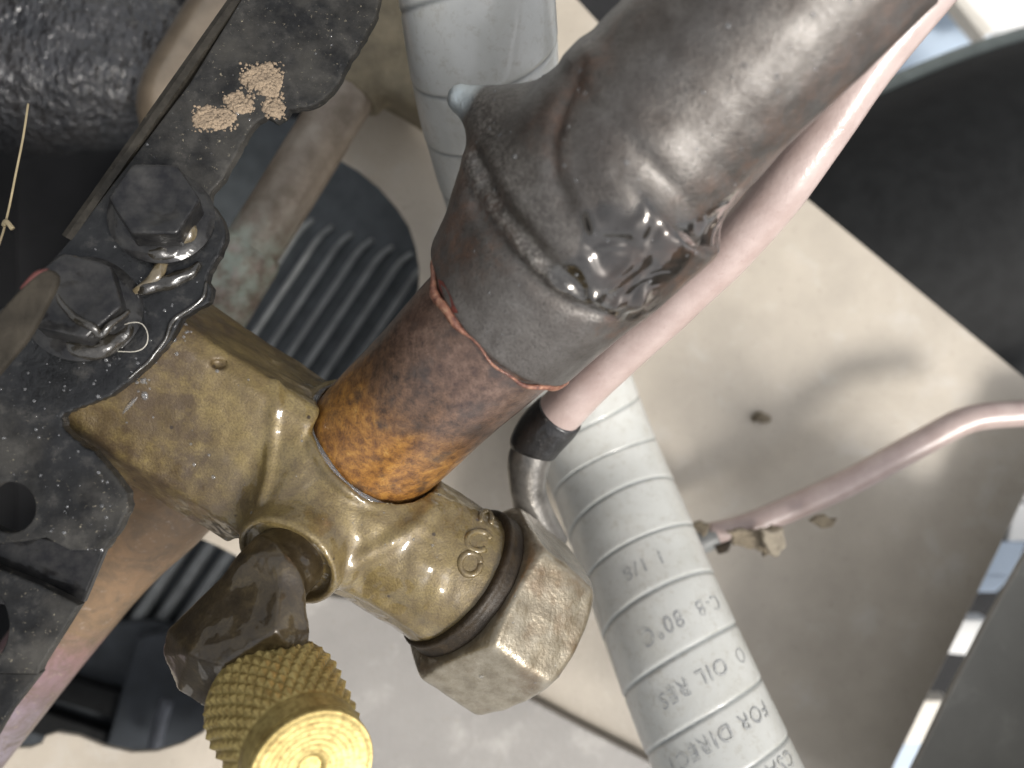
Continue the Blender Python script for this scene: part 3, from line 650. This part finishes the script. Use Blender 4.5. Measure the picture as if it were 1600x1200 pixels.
def f_pipe0(p):
    up = smin(sd_cone(p, C0-UX*0.05, A2, 1.42, 1.33, 0.12), sd_cone(p, A2-UX*0.4, A3, 1.335, 1.30, 0.05), 0.15)
    up = np.minimum(up, sd_cone(p, A3-UX*0.4, A4, 1.305, 1.27, 0.05))
    tip = sd_cap(p, P(850, 215, 2.2), P(722, 156, 2.0), 0.62, 0.20)
    up = smin(up, tip, 0.42)
    up = smin(up, sd_cap(p, P(795, 215, 2.2), P(768, 312, 2.0), 0.46, 0.40), 0.4)
    up = smin(up, sd_cap(p, P(768, 300, 1.95), P(745, 385, 1.6), 0.46, 0.5), 0.3)
    up = smin(up, sd_cap(p, P(1112, 222, 2.5), P(968, 382, 2.0), 0.66, 0.60), 0.3)
    d = smin(up, f_sleeve(p), 0.50)
    return d
RIDGE = [sight(f_pipe0, x, y) for x, y in ((722, 215), (736, 250), (755, 295), (782, 335), (812, 375), (842, 412), (875, 442), (912, 462), (955, 476), (1000, 470))]
UNDER = [sight(f_pipe0, x, y, 0.02) for x, y in ((742, 320), (768, 360), (798, 398), (830, 434), (866, 464), (905, 484), (950, 496))]
CREASE = [sight(f_pipe0, x, y, 0.0) for x, y in ((905, 105), (880, 165), (862, 225), (866, 280), (886, 318))]
def f_pipe(p):
    d = f_pipe0(p)
    d = smin(d, chain(p, RIDGE, 0.055), 0.16)
    d = smax(d, -chain(p, UNDER, 0.03), 0.16)
    d = smax(d, -chain(p, CREASE, -0.05), 0.26)
    return d
b1 = AX; b3 = unit(np.array((0, 0, 1.))-AX[2]*AX); b2 = np.cross(b3, b1); BB = np.array([b1, b2, b3])
cor = np.array([(q-A1)@BB.T for q in (R0, A4, C0, P(700, 150, 2.0))]); lo = cor.min(0)-np.array([0.4, 1.9, 1.9]); hi = cor.max(0)+np.array([-0.6, 1.9, 1.9])
v, f = nets(f_pipe, lo, hi, 0.042, BB, A1)
n = normals(v, f)
shoulder = (v-C0)@UX
v = v+n*(0.004*lump(v, 3.0, 11)+0.004*lump(v, 15, 12))[:, None]
rough_rim = np.exp(-((shoulder+0.02)/0.16)**2); rdist = np.min([np.linalg.norm(v-q, axis=1) for q in np.vstack([np.linspace(a_, b_, 4) for a_, b_ in zip(RIDGE, RIDGE[1:])])], 0)
v = v+n*(0.034*np.exp(-(rdist/0.16)**2)*(lump(v, 6, 13)+0.7*lump(v, 19, 14)))[:, None]
radial = v-C0; radial = radial-(radial@UX)[:, None]*UX
lowR = unit(np.array([0.69, -0.72, 0]))
def px_mask(v, poly, soft, amp, seed, zmin=-0.2):                  # a stain with the outline sighted on the photo, laid on the surface
    k = D/(D-v[:, 2]); X = v[:, 0]*k*100+800; Y = 600-v[:, 1]*k*100; poly = np.asarray(poly, float)
    ins = np.zeros(len(v), bool); dist = np.full(len(v), 1e9)
    for a_, b_ in zip(poly, np.roll(poly, -1, 0)):
        ins ^= ((a_[1] > Y) != (b_[1] > Y)) & (X < (b_[0]-a_[0])*(Y-a_[1])/(b_[1]-a_[1]+1e-9)+a_[0])
        ab = b_-a_; tt = np.clip(((X-a_[0])*ab[0]+(Y-a_[1])*ab[1])/(ab@ab), 0, 1)
        dist = np.minimum(dist, np.hypot(X-a_[0]-tt*ab[0], Y-a_[1]-tt*ab[1]))
    return np.clip((np.where(ins, dist, -dist)+amp*lump(v, 7, seed))/soft+0.5, 0, 1)*(v[:, 2] > zmin)
pud = px_mask(v, [(905, 335), (940, 318), (985, 338), (1008, 316), (1050, 345), (1110, 330), (1150, 300), (1110, 380), (1050, 440), (1000, 500), (950, 500), (900, 470), (858, 432), (862, 410), (900, 400), (915, 365)], 14, 9, 20)
tip = np.clip((0.47-np.linalg.norm(v-P(712, 150, 2.05), axis=1)+0.06*lump(v, 9, 21))*6, 0, 1)
edge = np.clip(((v-A2)@lowR-0.80)*2.6, 0, 1)*(shoulder > -0.2)+px_mask(v, [(735, 225), (765, 280), (790, 330), (780, 400), (720, 440), (650, 420), (680, 340), (710, 260)], 50, 18, 25)+px_mask(v, [(940, 490), (985, 480), (1000, 495), (960, 520), (910, 510)], 10, 8, 26)+px_mask(v, [(905, 100), (955, 60), (960, 90), (890, 190), (868, 260), (850, 240), (870, 170)], 30, 14, 27)*0.8+np.exp(-(((v-P(925, 120, 3.3))@unit((0.7, -0.7, 0.2)))/0.22)**2)*0.45*(shoulder > 0.4)+np.exp(-np.sum((v-P(915, 480, 2.5))**2, 1)/0.09)
ash = 1.2*np.exp(-(rdist/0.17)**2)*(v[:, 0] < 1.2)+0.8*np.exp(-((shoulder-0.15-0.15*lump(v, 3, 23))/0.22)**2)*np.clip(1-((v-P(760, 280, 2.6))@unit((0.6, -0.7, 0)))/2.0, 0, 1)
obj('upper_pipe', v, f, PIPE, sp, {'t': shoulder, 'puddle': pud, 'tip': tip, 'rust': np.clip(edge, 0, 1), 'ash': np.clip(ash, 0, 1)})
pv, pn = v, n
# ragged copper bead round the sleeve's mouth, and the open seam beside it
bx1 = unit(np.cross(AX, (0, 0, 1))); bx2 = np.cross(bx1, AX)
th = np.linspace(0, 2*math.pi, 160, endpoint=False); ring = []
rb = 0.030+0.030*np.clip(np.array([lump(np.array([[math.cos(a)*3, math.sin(a)*3, 0]]), 2.0, 31)[0] for a in th]), -0.4, 1)
rv = []; rf = []
for i_, a in enumerate(th):
    d_ = math.cos(a)*bx1+math.sin(a)*bx2
    cpt = R0+d_*(1.25)+AX*(-0.02+0.035*math.sin(5*a)+0.02*math.sin(13*a+1))
    for q in range(8):
        w = q*math.pi/4; rv.append(cpt+rb[i_]*1.1*(math.cos(w)*d_+math.sin(w)*AX))
    for q in range(8): rf.append((i_*8+q, i_*8+(q+1) % 8, ((i_+1) % 160)*8+(q+1) % 8, ((i_+1) % 160)*8+q))
obj('braze_bead', rv, rf, BEAD, sp)
sr = []
for k in range(9):
    a = math.pi*(0.52+0.0*k); pass
scar = []
pth = [P(668, 440, 2.55), P(680, 478, 2.62), P(697, 512, 2.62), P(712, 540, 2.6)]
# red scar where the sleeve has split: a shallow sunken patch just inside the mouth
def on_sleeve(px, py, lift=0.0): return sight(f_pipe, px, py, lift)
outl = [(684, 436), (692, 440), (704, 462), (716, 490), (726, 520), (730, 540), (722, 532), (709, 505), (697, 478), (687, 452)]
pc = np.mean([on_sleeve(*q) for q in outl], 0)
vv = [on_sleeve(*q, 0.012) for q in outl]; vc = on_sleeve(708, 488, 0.020)
obj('split_scar', vv+[vc], [(k, (k+1) % len(outl), len(outl)) for k in range(len(outl))], m_plain('raw_red_copper', (0.13, 0.028, 0.018), 0.6, 0.5, 6, 0.8, 18), sp)
drops('water_drops', pv, pn, 170, 0.008, 0.032, WATER, sp, pick=((pv-A4)@UX < -1.5))

# ------------------------------------------------------------------ brass service valve
vl = thing('service_valve', 'brass service valve with hex nut and knurled cap bolted to the black bracket', 'valve', P(540, 790, 0))
L0 = P(120, 545, 1.05); HUB = P(520, 778, 0.05); RL = P(742, 921, -0.42)
BX = unit(RL-P(325, 662, 0.55))
bz = unit(np.array((0.1, -0.22, 1.))-BX*(BX@np.array((0.1, -0.22, 1.)))); by = np.cross(bz, BX); RB = np.array([BX, by, bz])
LC = P(290, 636, 0.22)
FL = P(447, 878, 1.15); FX = unit(np.array((-0.32, -0.50, 0.80)))
WING = [P(398, 862, 1.35), P(352, 905, 1.45), P(270, 985, 1.5), P(262, 1020, 1.4), P(284, 1072, 1.3), P(330, 1100, 1.35), P(420, 1100, 1.6),
        P(440, 895, 1.75), P(466, 930, 1.75), P(476, 985, 1.8), P(470, 1040, 1.8), P(430, 985, 2.25), P(300, 1020, 1.95), P(350, 1035, 2.15), P(400, 940, 0.9), P(340, 1040, 0.8)]
CA = P(427, 1094, 1.72); CB = P(489, 1206, 3.25); CX = unit(CB-CA)
def f_body0(p):
    leg = sd_box(p, LC, RB, (2.3, 1.34, 1.05), 0.16)
    ql = (p-LC)@RB.T; leg = smax(leg, ql[..., 1]*-0.72+ql[..., 2]*0.69-1.27, 0.05); leg = smax(leg, ql[..., 1]*0.60+ql[..., 2]*0.80-1.50, 0.05)
    leg = smax(leg, (p-P(425, 690, 0.3))@BX-0.34, 0.06)
    run = sd_cone(p, P(455, 742, 0.1), RL, 1.12, 1.17, 0.10)
    neck = sd_cone(p, P(430, 726, 0.02), P(600, 830, -0.1), 1.16, 1.1, 0.3)
    d = smin(leg, run, 0.10); d = smin(d, neck, 0.25)
    boss = sd_cone(p, A0-AX*1.9, A0-AX*0.18, 1.42, 1.36, 0.16)
    d = smin(d, boss, 0.22)
    lip = sd_cone(p, A0-AX*0.4, A0+AX*0.06, 1.30, 1.27, 0.06); d = smin(d, lip, 0.05)
    d = smax(d, -sd_cone(p, A0-AX*0.14, A0+AX*0.6, 1.155, 1.155, 0.02), 0.03)
    port = sd_cone(p, FL-FX*1.5, FL+FX*0.02, 0.85, 0.80, 0.08); d = smin(d, port, 0.18)
    dish = sd_cone(p, FL-FX*0.10, FL+FX*0.5, 0.69, 0.74, 0.05); d = smax(d, -dish, 0.05)
    return d
PART = [sight(f_body0, x, y, -0.05) for x, y in ((540, 905), (548, 882), (575, 864), (612, 846), (648, 822), (672, 798))]
PART2 = [sight(f_body0, x, y, -0.06) for x, y in ((545, 915), (580, 930), (620, 955), (660, 985))]
PIT = sight(f_body0, 343, 568); FOLD = [sight(f_body0, x, y, -0.02) for x, y in ((432, 598), (430, 640), (426, 690), (420, 745), (408, 785))]
def f_body(p):
    d = smin(f_body0(p), chain(p, PART, 0.09), 0.16); d = smin(d, chain(p, PART2, 0.08), 0.16)
    d = smin(d, chain(p, FOLD, 0.05), 0.10)
    return smax(d, -(np.linalg.norm((p-PIT)*np.array((0.75, 1.25, 1)), axis=-1)-0.085), 0.02)
v, f = nets(f_body, (-7.4, -5.0, -2.2), (0.6, 2.6, 2.6), 0.040)
n = normals(v, f); v = v+n*(0.014*lump(v, 3.2, 41)+0.008*lump(v, 9, 42)+0.004*lump(v, 22, 43))[:, None]
bxp = (v-P(430, 700, 0))@BX
wetm = np.clip((bxp+1.6)/1.6, 0.22, 1)
grime_dark = np.clip((-bxp-0.3)/1.4, 0, 0.85)+np.clip((-(v-HUB)@by-0.55)*0.9, 0, 0.6)+np.clip((bxp-3.4)*1.2, 0, 0.6)  # darker towards the left, the lower side and the right end
grime_dark = grime_dark*0.8+0.75*px_mask(v, [(262, 480), (322, 512), (300, 560), (296, 620), (322, 690), (296, 745), (200, 715), (195, 660), (228, 590)], 60, 26, 44)+0.5*px_mask(v, [(360, 700), (410, 790), (370, 830), (290, 790), (220, 740)], 30, 14, 45)+np.exp(-np.sum((v-PIT)**2, 1)/0.012)*1.5-0.6*px_mask(v, [(325, 520), (420, 590), (415, 700), (340, 650), (310, 590)], 40, 22, 46)  # grime stains; the pit's own shade is painted in as well
grime_dark = np.maximum(grime_dark, 0.0)
obj('valve_body', v, f, BRASS, vl, {'wet': wetm, 'grime_dark': np.clip(grime_dark, 0, 0.9)})
bv, bn = v, n
drops('water_drops', bv, bn, 90, 0.01, 0.035, WATER, vl)
drops('water_drops', bv, bn, 10, 0.02, 0.06, WATER, vl, pick=px_mask(bv, [(196, 590), (226, 580), (240, 600), (236, 625), (210, 612)], 6, 3, 47) > 0.4)
drops('water_drops', bv, bn, 18, 0.012, 0.05, WATER, vl, pick=px_mask(bv, [(262, 470), (310, 440), (320, 490), (290, 560), (270, 540), (250, 530)], 10, 6, 48) > 0.4)
rows = np.array([np.r_[sight(f_body, x, y, 0.0), r_] for x, y, r_ in ((192, 646, 0.012), (200, 636, 0.03), (208, 627, 0.03), (215, 620, 0.012))]); vv, ff, _ = tube(rows, 10, 0.02); obj('water_film', vv, ff, WATER, vl)
wa = np.linspace(0, 2*math.pi, 61); w1 = unit(np.cross(AX, (0, 0, 1))); w2 = np.cross(w1, AX)
rows = np.array([np.r_[A0+AX*(0.045+0.012*math.sin(5*a))+(math.cos(a)*w1+math.sin(a)*w2)*1.155, 0.040+0.014*math.sin(7*a+1)] for a in wa])
vv, ff, _ = tube(rows, 12, 0.03); obj('water_film', vv, ff, WATER, vl)
# raised casting letters on the right leg
def on_body(px, py, lift): return sight(f_body, px, py, lift)
for path in ([(734+16*math.cos(a), 881+17*math.sin(a)) for a in np.linspace(0, 2*math.pi, 15)],
             [(747+19*math.cos(a), 846+15*math.sin(a)) for a in np.linspace(-0.2, -5.3, 12)],
             [(758+9*math.cos(a), 812+12*math.sin(a)) for a in np.linspace(0.6, -3.6, 8)]):
    rows = np.array([np.r_[on_body(x, y, -0.034), 0.06] for x, y in path]); vv, ff, _ = tube(rows, 8, 0.04)
    obj('cast_letter', vv, ff, BRASS, vl, {'wet': np.ones(len(vv)), 'grime_dark': np.full(len(vv), 0.2)})
# dark seal behind the nut, shade put into its colour, and the hex nut
NC = P(781, 951, -0.68); NX = unit(P(850, 1003, -1.08)-P(732, 915, -0.40))
def f_seal(p):
    d = sd_cone(p, NC-NX*1.05, NC, 1.24, 1.24, 0.05); d = smin(d, sd_ring(p, NC-NX*0.78, NX, 1.20, 0.07), 0.05)
    return smin(d, sd_ring(p, NC-NX*1.0, NX, 1.20, 0.06), 0.03)
v, f = nets(f_seal, (-2.6, -5.8, -2.8), (2.2, -0.4, 1.4), 0.045); obj('seal_ring', v, f, SEAL, vl)
nz = unit(np.array((0.03, -0.02, 1.))-NX*NX[2]); ny = np.cross(nz, NX)
ca, sa = math.cos(-0.06), math.sin(-0.06); nz, ny = nz*ca+ny*sa, ny*ca-nz*sa
def f_nut(p):
    q = p-NC; h = q@NX; a = q@nz; b = q@ny; r = np.sqrt(a*a+b*b); AP = 1.40
    d = smax(smax(np.abs(b), np.abs(b*0.5+a*0.8660), 0.10), np.abs(b*0.5-a*0.8660), 0.10)-AP
    HL = 0.76
    d = smax(d, np.abs(h)-HL, 0.10)
    d = smax(d, (r-1.44)*0.5+(-h-HL)*0.866, 0.06)
    d = smax(d, (r-1.37)*0.64+(h-HL)*0.77, 0.10)
    return d
v, f = nets(f_nut, (-2.6, -6.2, -3.2), (2.6, -0.6, 1.6), 0.036); n = normals(v, f)
v = v+n*(0.012*lump(v, 5, 51)+0.008*lump(v, 14, 52))[:, None]
hx = obj('hex_nut', v, f, NUT, vl); drops('water_drops', v, n, 24, 0.015, 0.05, WATER, vl)
nb = on_s = None
# service port: body under the cap, its shaded side painted as dark bronze
def f_port(p):
    d = sd_hull(p, WING, 0.06)
    d = smin(d, sd_cone(p, FL-FX*0.5, FL+FX*0.45, 0.56, 0.50, 0.1), 0.30)
    d = smin(d, sd_cone(p, CA-CX*0.7, CA+CX*0.3, 0.62, 0.62, 0.05), 0.25)
    return smax(d, -sd_cap(p, P(498, 985, 2.2), P(486, 1010, 2.2), 0.12, 0.12), 0.1)
v, f = nets(f_port, (-5.6, -5.2, 0.2), (-1.6, -1.4, 3.2), 0.036); n = normals(v, f)
v = v+n*(0.012*lump(v, 2.2, 61)+0.003*lump(v, 13, 62))[:, None]; obj('service_port', v, f, BRONZE, vl)
# knurled cap
KL = 1.36; rows = np.linspace(0.02, KL, 120); SEG = 420; NK = 34
def knurl(h, th, r):
    u = th*NK/(2*math.pi); w = (h-0.1)/(2*math.pi*0.92/NK)*0.62
    tri = lambda x: 1-2*np.abs((x % 1.0)-0.5)
    a = np.minimum(tri(u+w), tri(u-w)); amp = 0.055*np.clip((h-0.06)/0.06, 0, 1)*np.clip((KL-0.04-h)/0.05, 0, 1)
    return r-0.05+amp*a
v, f = lathe(CA, CX, np.c_[rows, np.interp(rows, [0, 0.15, KL], [0.93, 0.945, 0.80])], SEG, knurl)
v = v+0.004*lump(v, 9, 71)[:, None]*CX
kc = obj('knurled_cap', v, f, BRIGHT, vl, flat_angle=26)
PR = [(-0.02, 0.60), (-0.03, 0.84), (-0.02, 0.885), (0.01, 0.90), (0.06, 0.89)]
v, f = lathe(CA, CX, PR, 96, caps=False); obj('cap_rim', v, f, BRIGHT, kc)
LE = np.linalg.norm(CB-CA)
hh = [(KL-0.08, 0.65), (KL-0.04, 0.745), (KL+0.04, 0.765), (KL+0.14, 0.755), (LE-0.14, 0.745), (LE-0.135, 0.725), (LE-0.10, 0.725), (LE-0.085, 0.750), (LE-0.02, 0.750), (LE, 0.735), (LE, 0.70)]
for k in range(14):
    r_ = 0.68-0.036*k; hh += [(LE-0.012-0.003*(k % 2)-0.004*k, r_), (LE-0.014-0.004*k, r_-0.018)]
hh += [(LE-0.085, 0.155), (LE-0.115, 0.13), (LE-0.12, 0.02)]
v, f = lathe(CA, CX, hh, 128); obj('cap_end', v, f, BRIGHT, kc, flat_angle=35)

# ------------------------------------------------------------------ black mounting bracket with its bolts
bk = thing('mounting_bracket', 'black enamelled steel bracket with two flanged hex bolts holding the brass valve', 'bracket', P(200, 520, 1.6))
BP = (1.0, -0.15, -0.15)
def bz_(x, y, dz=0.0):
    q = BP[1]*(x-800)/100+BP[2]*(600-y)/100; return (BP[0]+dz+q)/(1+q/D)
right = [(596, -40), (585, 20), (562, 62), (540, 98), (520, 134), (502, 153), (484, 162), (450, 167), (441, 180), (430, 186), (414, 177), (398, 186), (384, 204), (362, 244), (338, 284), (324, 300), (322, 318), (334, 332), (345, 352), (348, 372), (338, 398), (322, 424), (318, 440), (326, 452), (322, 470), (306, 478), (280, 494), (268, 516), (262, 530), (238, 556), (205, 588), (168, 616), (120, 634), (98, 642), (90, 652), (92, 668), (110, 688), (128, 703), (142, 708), (152, 720), (178, 750), (194, 772), (196, 792), (186, 816), (158, 862)]
left = [(110, 856), (72, 836), (36, 842), (-60, 852), (-300, 760), (-300, 560), (-60, 520), (30, 470), (110, 378), (200, 262), (300, 130), (392, -20), (410, -60)]
v, f = plate(np.vstack([rough_edge(right, 7, 0.8, 3, False), left]), [circle(14, 793, 45, 44)], BP, 0.22, 0.035)
obj('plate', v, f, STEEL, bk, smooth=False)
plv = v
v, f = plate([(-300, 800), (20, 838), (110, 850), (160, 858), (126, 940), (96, 960), (-300, 880)], (), (0.45, -0.15, -0.15), 0.15, 0.03)
obj('channel', v, f, WETBLK, bk, smooth=False)
v, f = plate([(-300, 800), (-20, 886), (60, 918), (118, 948), (104, 970), (60, 1040), (56, 1050), (-300, 1046)], [circle(-38, 978, 55, 68)], (0.85, -0.15, -0.15), 0.18, 0.03)
obj('lower_plate', v, f, STEEL, bk, smooth=False)
v, f = plate([(-300, 1052), (54, 1056), (10, 1112), (-30, 1180), (-300, 1180)], (), (0.83, -0.15, -0.15), 0.18, 0.03)
obj('lower_plate', v, f, STEEL, bk, smooth=False)
# turned down flange along the left edge
fl = []
def flange_or_shade_wall(a, b, drop):
    p0 = P(*a, bz_(*a)); p1 = P(*b, bz_(*b)); nrm = unit(np.cross(p1-p0, (0, 0, 1))); 
    if nrm[0] > 0: nrm = -nrm
    prof = [(0.0, 0.0), (0.10, -0.01), (0.19, -0.06), (0.24, -0.16), (0.28, -drop), (0.14, -drop), (0.10, -0.2), (0.0, -0.2)]
    V = [p+nrm*x+np.array((0, 0, z)) for p in (p0, p1) for x, z in prof]; k = len(prof)
    F = [(i, (i+1) % k, k+(i+1) % k, k+i) for i in range(k)]+[tuple(range(k))[::-1], tuple(range(k, 2*k))]
    return np.array(V), F
v, f = flange_or_shade_wall((396, -30), (112, 376), 0.55); obj('flange_or_shade_wall', v, f, LIP, bk, smooth=False)
def bolt(cx, cy, tilt, seed, sc=1.0):
    c = P(cx, cy, bz_(cx, cy)); ax = unit(tilt)
    prof = [(-0.2, 0.60), (0.02, 0.735), (0.07, 0.74), (0.13, 0.66), (0.17, 0.56)]
    v1, f1 = lathe(c, ax, np.array(prof)*np.array([1, sc]), 64)
    a = obj('hex_bolt', v1, f1, WETBLK, bk, flat_angle=50)
    ux = unit(np.cross(ax, (math.cos(seed), math.sin(seed), 0.1))); uy = np.cross(ax, ux)
    def f_head(p):
        q = p-c; h = q@ax; x = q@ux; y = q@uy; AP = 0.52*sc
        d = np.maximum(np.abs(y), np.maximum(np.abs(y*0.5+x*0.866), np.abs(y*0.5-x*0.866)))-AP
        d = smax(d, h-0.62, 0.025); d = np.maximum(d, -h)
        r = np.sqrt(x*x+y*y); d = smax(d, (r-0.55*sc)*0.5+(h-0.62)*0.87, 0.02)
        d = smax(d, -(np.sqrt(x*x+y*y+((h-1.6)**2))-1.06), 0.03)
        return d
    v2, f2 = nets(f_head, c-1.1, c+1.1, 0.026); obj('bolt_head', v2, f2, WETBLK, a)
bolt(134, 484, (0.24, 0.24, 1), 0.35, 1.0); bolt(254, 340, (0.24, 0.24, 1), 0.6, 0.95)
# loose dirt, residue, straw and fibre lying on the bracket
def clump(name, pts, m, label, cat, seed, grains):
    pts = chaikin(pts, 1); r = np.random.default_rng(seed); poly = [tuple(q) for q in pts]
    bm = bmesh.new(); bmesh.ops.create_icosphere(bm, subdivisions=1, radius=1)
    iv = np.array([q.co for q in bm.verts]); jf = np.array([[q.index for q in f_.verts] for f_ in bm.faces]); bm.free(); V = []; F = []
    while len(V) < grains:
        x, y = r.uniform(pts.min(0)-3, pts.max(0)+3); hit = False; j = len(poly)-1
        for i in range(len(poly)):
            if ((poly[i][1] > y) != (poly[j][1] > y)) and (x < (poly[j][0]-poly[i][0])*(y-poly[i][1])/(poly[j][1]-poly[i][1])+poly[i][0]): hit = not hit
            j = i
        if not hit and r.random() > 0.14: continue
        q = r.uniform(0.012, 0.045)*(1 if hit else 0.6); F.append(jf+len(V)*len(iv))
        V.append(P(x, y, bz_(x, y))+iv*q*np.array((1, 1, 0.4))*(1+0.25*r.normal(size=(len(iv), 1))))
    return obj(name, np.vstack(V), np.vstack(F), m, label=label, cat=cat, smooth=False)
clump('mud_clump', [(378, 118), (398, 105), (424, 98), (430, 112), (442, 122), (436, 140), (432, 152), (414, 150), (394, 136), (376, 130)], MUD, 'tan dried mud clump, the uppermost on the black bracket', 'mud', 2, 640)
clump('mud_clump', [(350, 152), (372, 142), (386, 152), (396, 166), (384, 176), (366, 176), (354, 166)], MUD, 'small tan mud clump, middle one on the black bracket', 'mud', 3, 260)
clump('mud_clump', [(412, 160), (428, 154), (446, 164), (438, 184), (424, 180), (410, 172)], MUD, 'tan mud clump stuck on the notch edge of the bracket', 'mud', 4, 220)
clump('mud_clump', [(302, 182), (322, 166), (334, 172), (352, 172), (370, 180), (364, 190), (346, 204), (330, 200), (304, 198)], MUD, 'wide tan mud clump, the lowest on the black bracket', 'mud', 5, 520)
def strand(name, pts, r, m, label, cat):
    rows = np.array([np.r_[P(x, y, z), r] for x, y, z in pts]); v, f, _ = tube(rows, 8, 0.04); obj(name, v, f, m, label=label, cat=cat)
def goo(pts, r, seed, label, m=None):
    rows = np.array([np.r_[P(x, y, bz_(x, y)+dz), r*k] for x, y, dz, k in pts])
    v, f, _ = tube(rows, 14, 0.03, lambda s, th, rr: rr*(0.8+0.22*np.sin(5*s+seed)*np.sin(11*s+th+seed)+0.12*np.sin(19*s+2*np.sin(3*th))*np.sin(2*th+seed)))
    obj('wet_residue', v, f, m or SLIMEB, label=label, cat='residue', group='wet residue round the bolts')
goo([(70, 470, 0.0, 0.5), (78, 500, 0.05, 0.9), (100, 528, 0.08, 1.2), (132, 546, 0.1, 1.3), (165, 544, 0.1, 1.3), (192, 524, 0.08, 1.0), (204, 500, 0.02, 0.5)], 0.13, 1, 'shiny black residue ring hugging the lower rim of the lower bolt')
goo([(196, 340, 0.0, 0.5), (206, 362, 0.06, 0.9), (226, 386, 0.08, 1.1), (250, 396, 0.1, 1.2), (276, 392, 0.08, 0.9), (292, 372, 0.02, 0.5)], 0.12, 2, 'shiny black residue ring hugging the lower rim of the upper bolt')
goo([(84, 448, 0.5, 0.6), (98, 478, 0.55, 0.9), (120, 498, 0.6, 1.1), (146, 512, 0.6, 1.2), (158, 520, 0.5, 1.3), (176, 506, 0.5, 1.0), (202, 486, 0.4, 0.6)], 0.055, 9, 'shiny wet line along the lower edges of the lower bolt head')
goo([(205, 455, 0.0, 0.5), (232, 452, 0.02, 1.0), (262, 440, 0.03, 1.2), (292, 428, 0.03, 1.0), (312, 412, 0.0, 0.5)], 0.11, 3, 'shiny lumpy residue strip between the upper bolt and the brass')
goo([(322, 440, 0.0, 0.6), (318, 462, 0.02, 1.0), (300, 480, 0.02, 1.0), (272, 500, 0.02, 1.2), (256, 534, 0.02, 1.0), (226, 570, 0.0, 1.0), (200, 592, 0.0, 0.8)], 0.032, 4, 'clear wet bead along the bracket edge above the brass block')
goo([(300, 346, 0.1, 0.4), (296, 358, 0.14, 1.3), (284, 372, 0.12, 1.5), (268, 384, 0.06, 1.0), (258, 402, 0.03, 0.9), (250, 424, 0.03, 1.2), (236, 440, 0.03, 1.1), (218, 452, 0.03, 0.8), (206, 456, 0.0, 0.4)], 0.095, 7, 'brown wet residue running down from the upper bolt head', SLIME)
strand('grass_stalk', [(44, 162, 0.9), (36, 215, 1.0), (25, 270, 1.1), (14, 325, 1.2), (2, 372, 1.3), (-20, 430, 1.3)], 0.016, STRAW, 'dry straw coloured grass stalk standing in the dark gap at the left', 'stalk')
strand('grass_leaf', [(6, 352, 1.3), (10, 346, 1.36), (20, 358, 1.36)], 0.035, STRAW, 'tiny dry leaf bit at the foot of the grass stalk', 'leaf')
strand('loose_fibre', [(192, 508, bz_(192, 508)+0.11), (205, 504, bz_(205, 504)+0.18), (220, 505, bz_(220, 505)+0.18), (229, 516, bz_(229, 516)+0.18), (231, 530, bz_(231, 530)+0.16), (226, 542, bz_(226, 542)+0.16), (212, 549, bz_(212, 549)+0.13), (185, 549, bz_(185, 549)+0.06), (150, 547, bz_(150, 547)+0.02), (110, 540, bz_(110, 540)+-0.02)], 0.006, FIBRE, 'fine curled pale fibre looping beside the lower bolt', 'fibre')
v, f = plate(chaikin([(-60, 560), (-10, 505), (20, 470), (58, 432), (76, 424), (86, 436), (66, 474), (40, 524), (10, 560), (-60, 640)], 2), (), (2.3, -0.1, 0.1), 0.12, 0.04)
o_ = thing('dusty_clip', 'blurred tan dusty clip with a reddish edge at the left of the lower bolt', 'clip', v.mean(0)); obj('strip', v, f, m_plain('dusty_tan', (0.032, 0.027, 0.020), 0.8, 0.5, 2.5, 0.5, 12, spec=0.2), o_, smooth=False)
v, f, _ = tube(np.array([np.r_[P(34, 452, 2.95), 0.03], np.r_[P(58, 430, 2.95), 0.05], np.r_[P(76, 423, 2.95), 0.03]]), 10, 0.05); obj('red_edge', v, f, m_plain('dull_red', (0.08, 0.022, 0.018), 0.6, 0.3), o_)
# droplets scattered over the steel
gn = np.tile(np.array([0, 0, 1.]), (4000, 1)); gp_ = []
pin = [tuple(q) for q in np.vstack([right, left])]
def inside(x, y):
    c = False; j = len(pin)-1
    for i in range(len(pin)):
        if ((pin[i][1] > y) != (pin[j][1] > y)) and (x < (pin[j][0]-pin[i][0])*(y-pin[i][1])/(pin[j][1]-pin[i][1]+1e-9)+pin[i][0]): c = not c
        j = i
    return c and math.hypot(x-14, y-793) > 50
while len(gp_) < 700:
    x, y = RNG.uniform(0, 560), RNG.uniform(0, 860)
    if y < 420 and RNG.random() < 0.75: continue
    if inside(x, y):
        gp_.append(P(x, y, bz_(x, y)))
gp_ = np.array(gp_); drops('water_drops', gp_, np.tile([0, 0, 1.], (len(gp_), 1)), 240, 0.005, 0.028, WATER, bk)
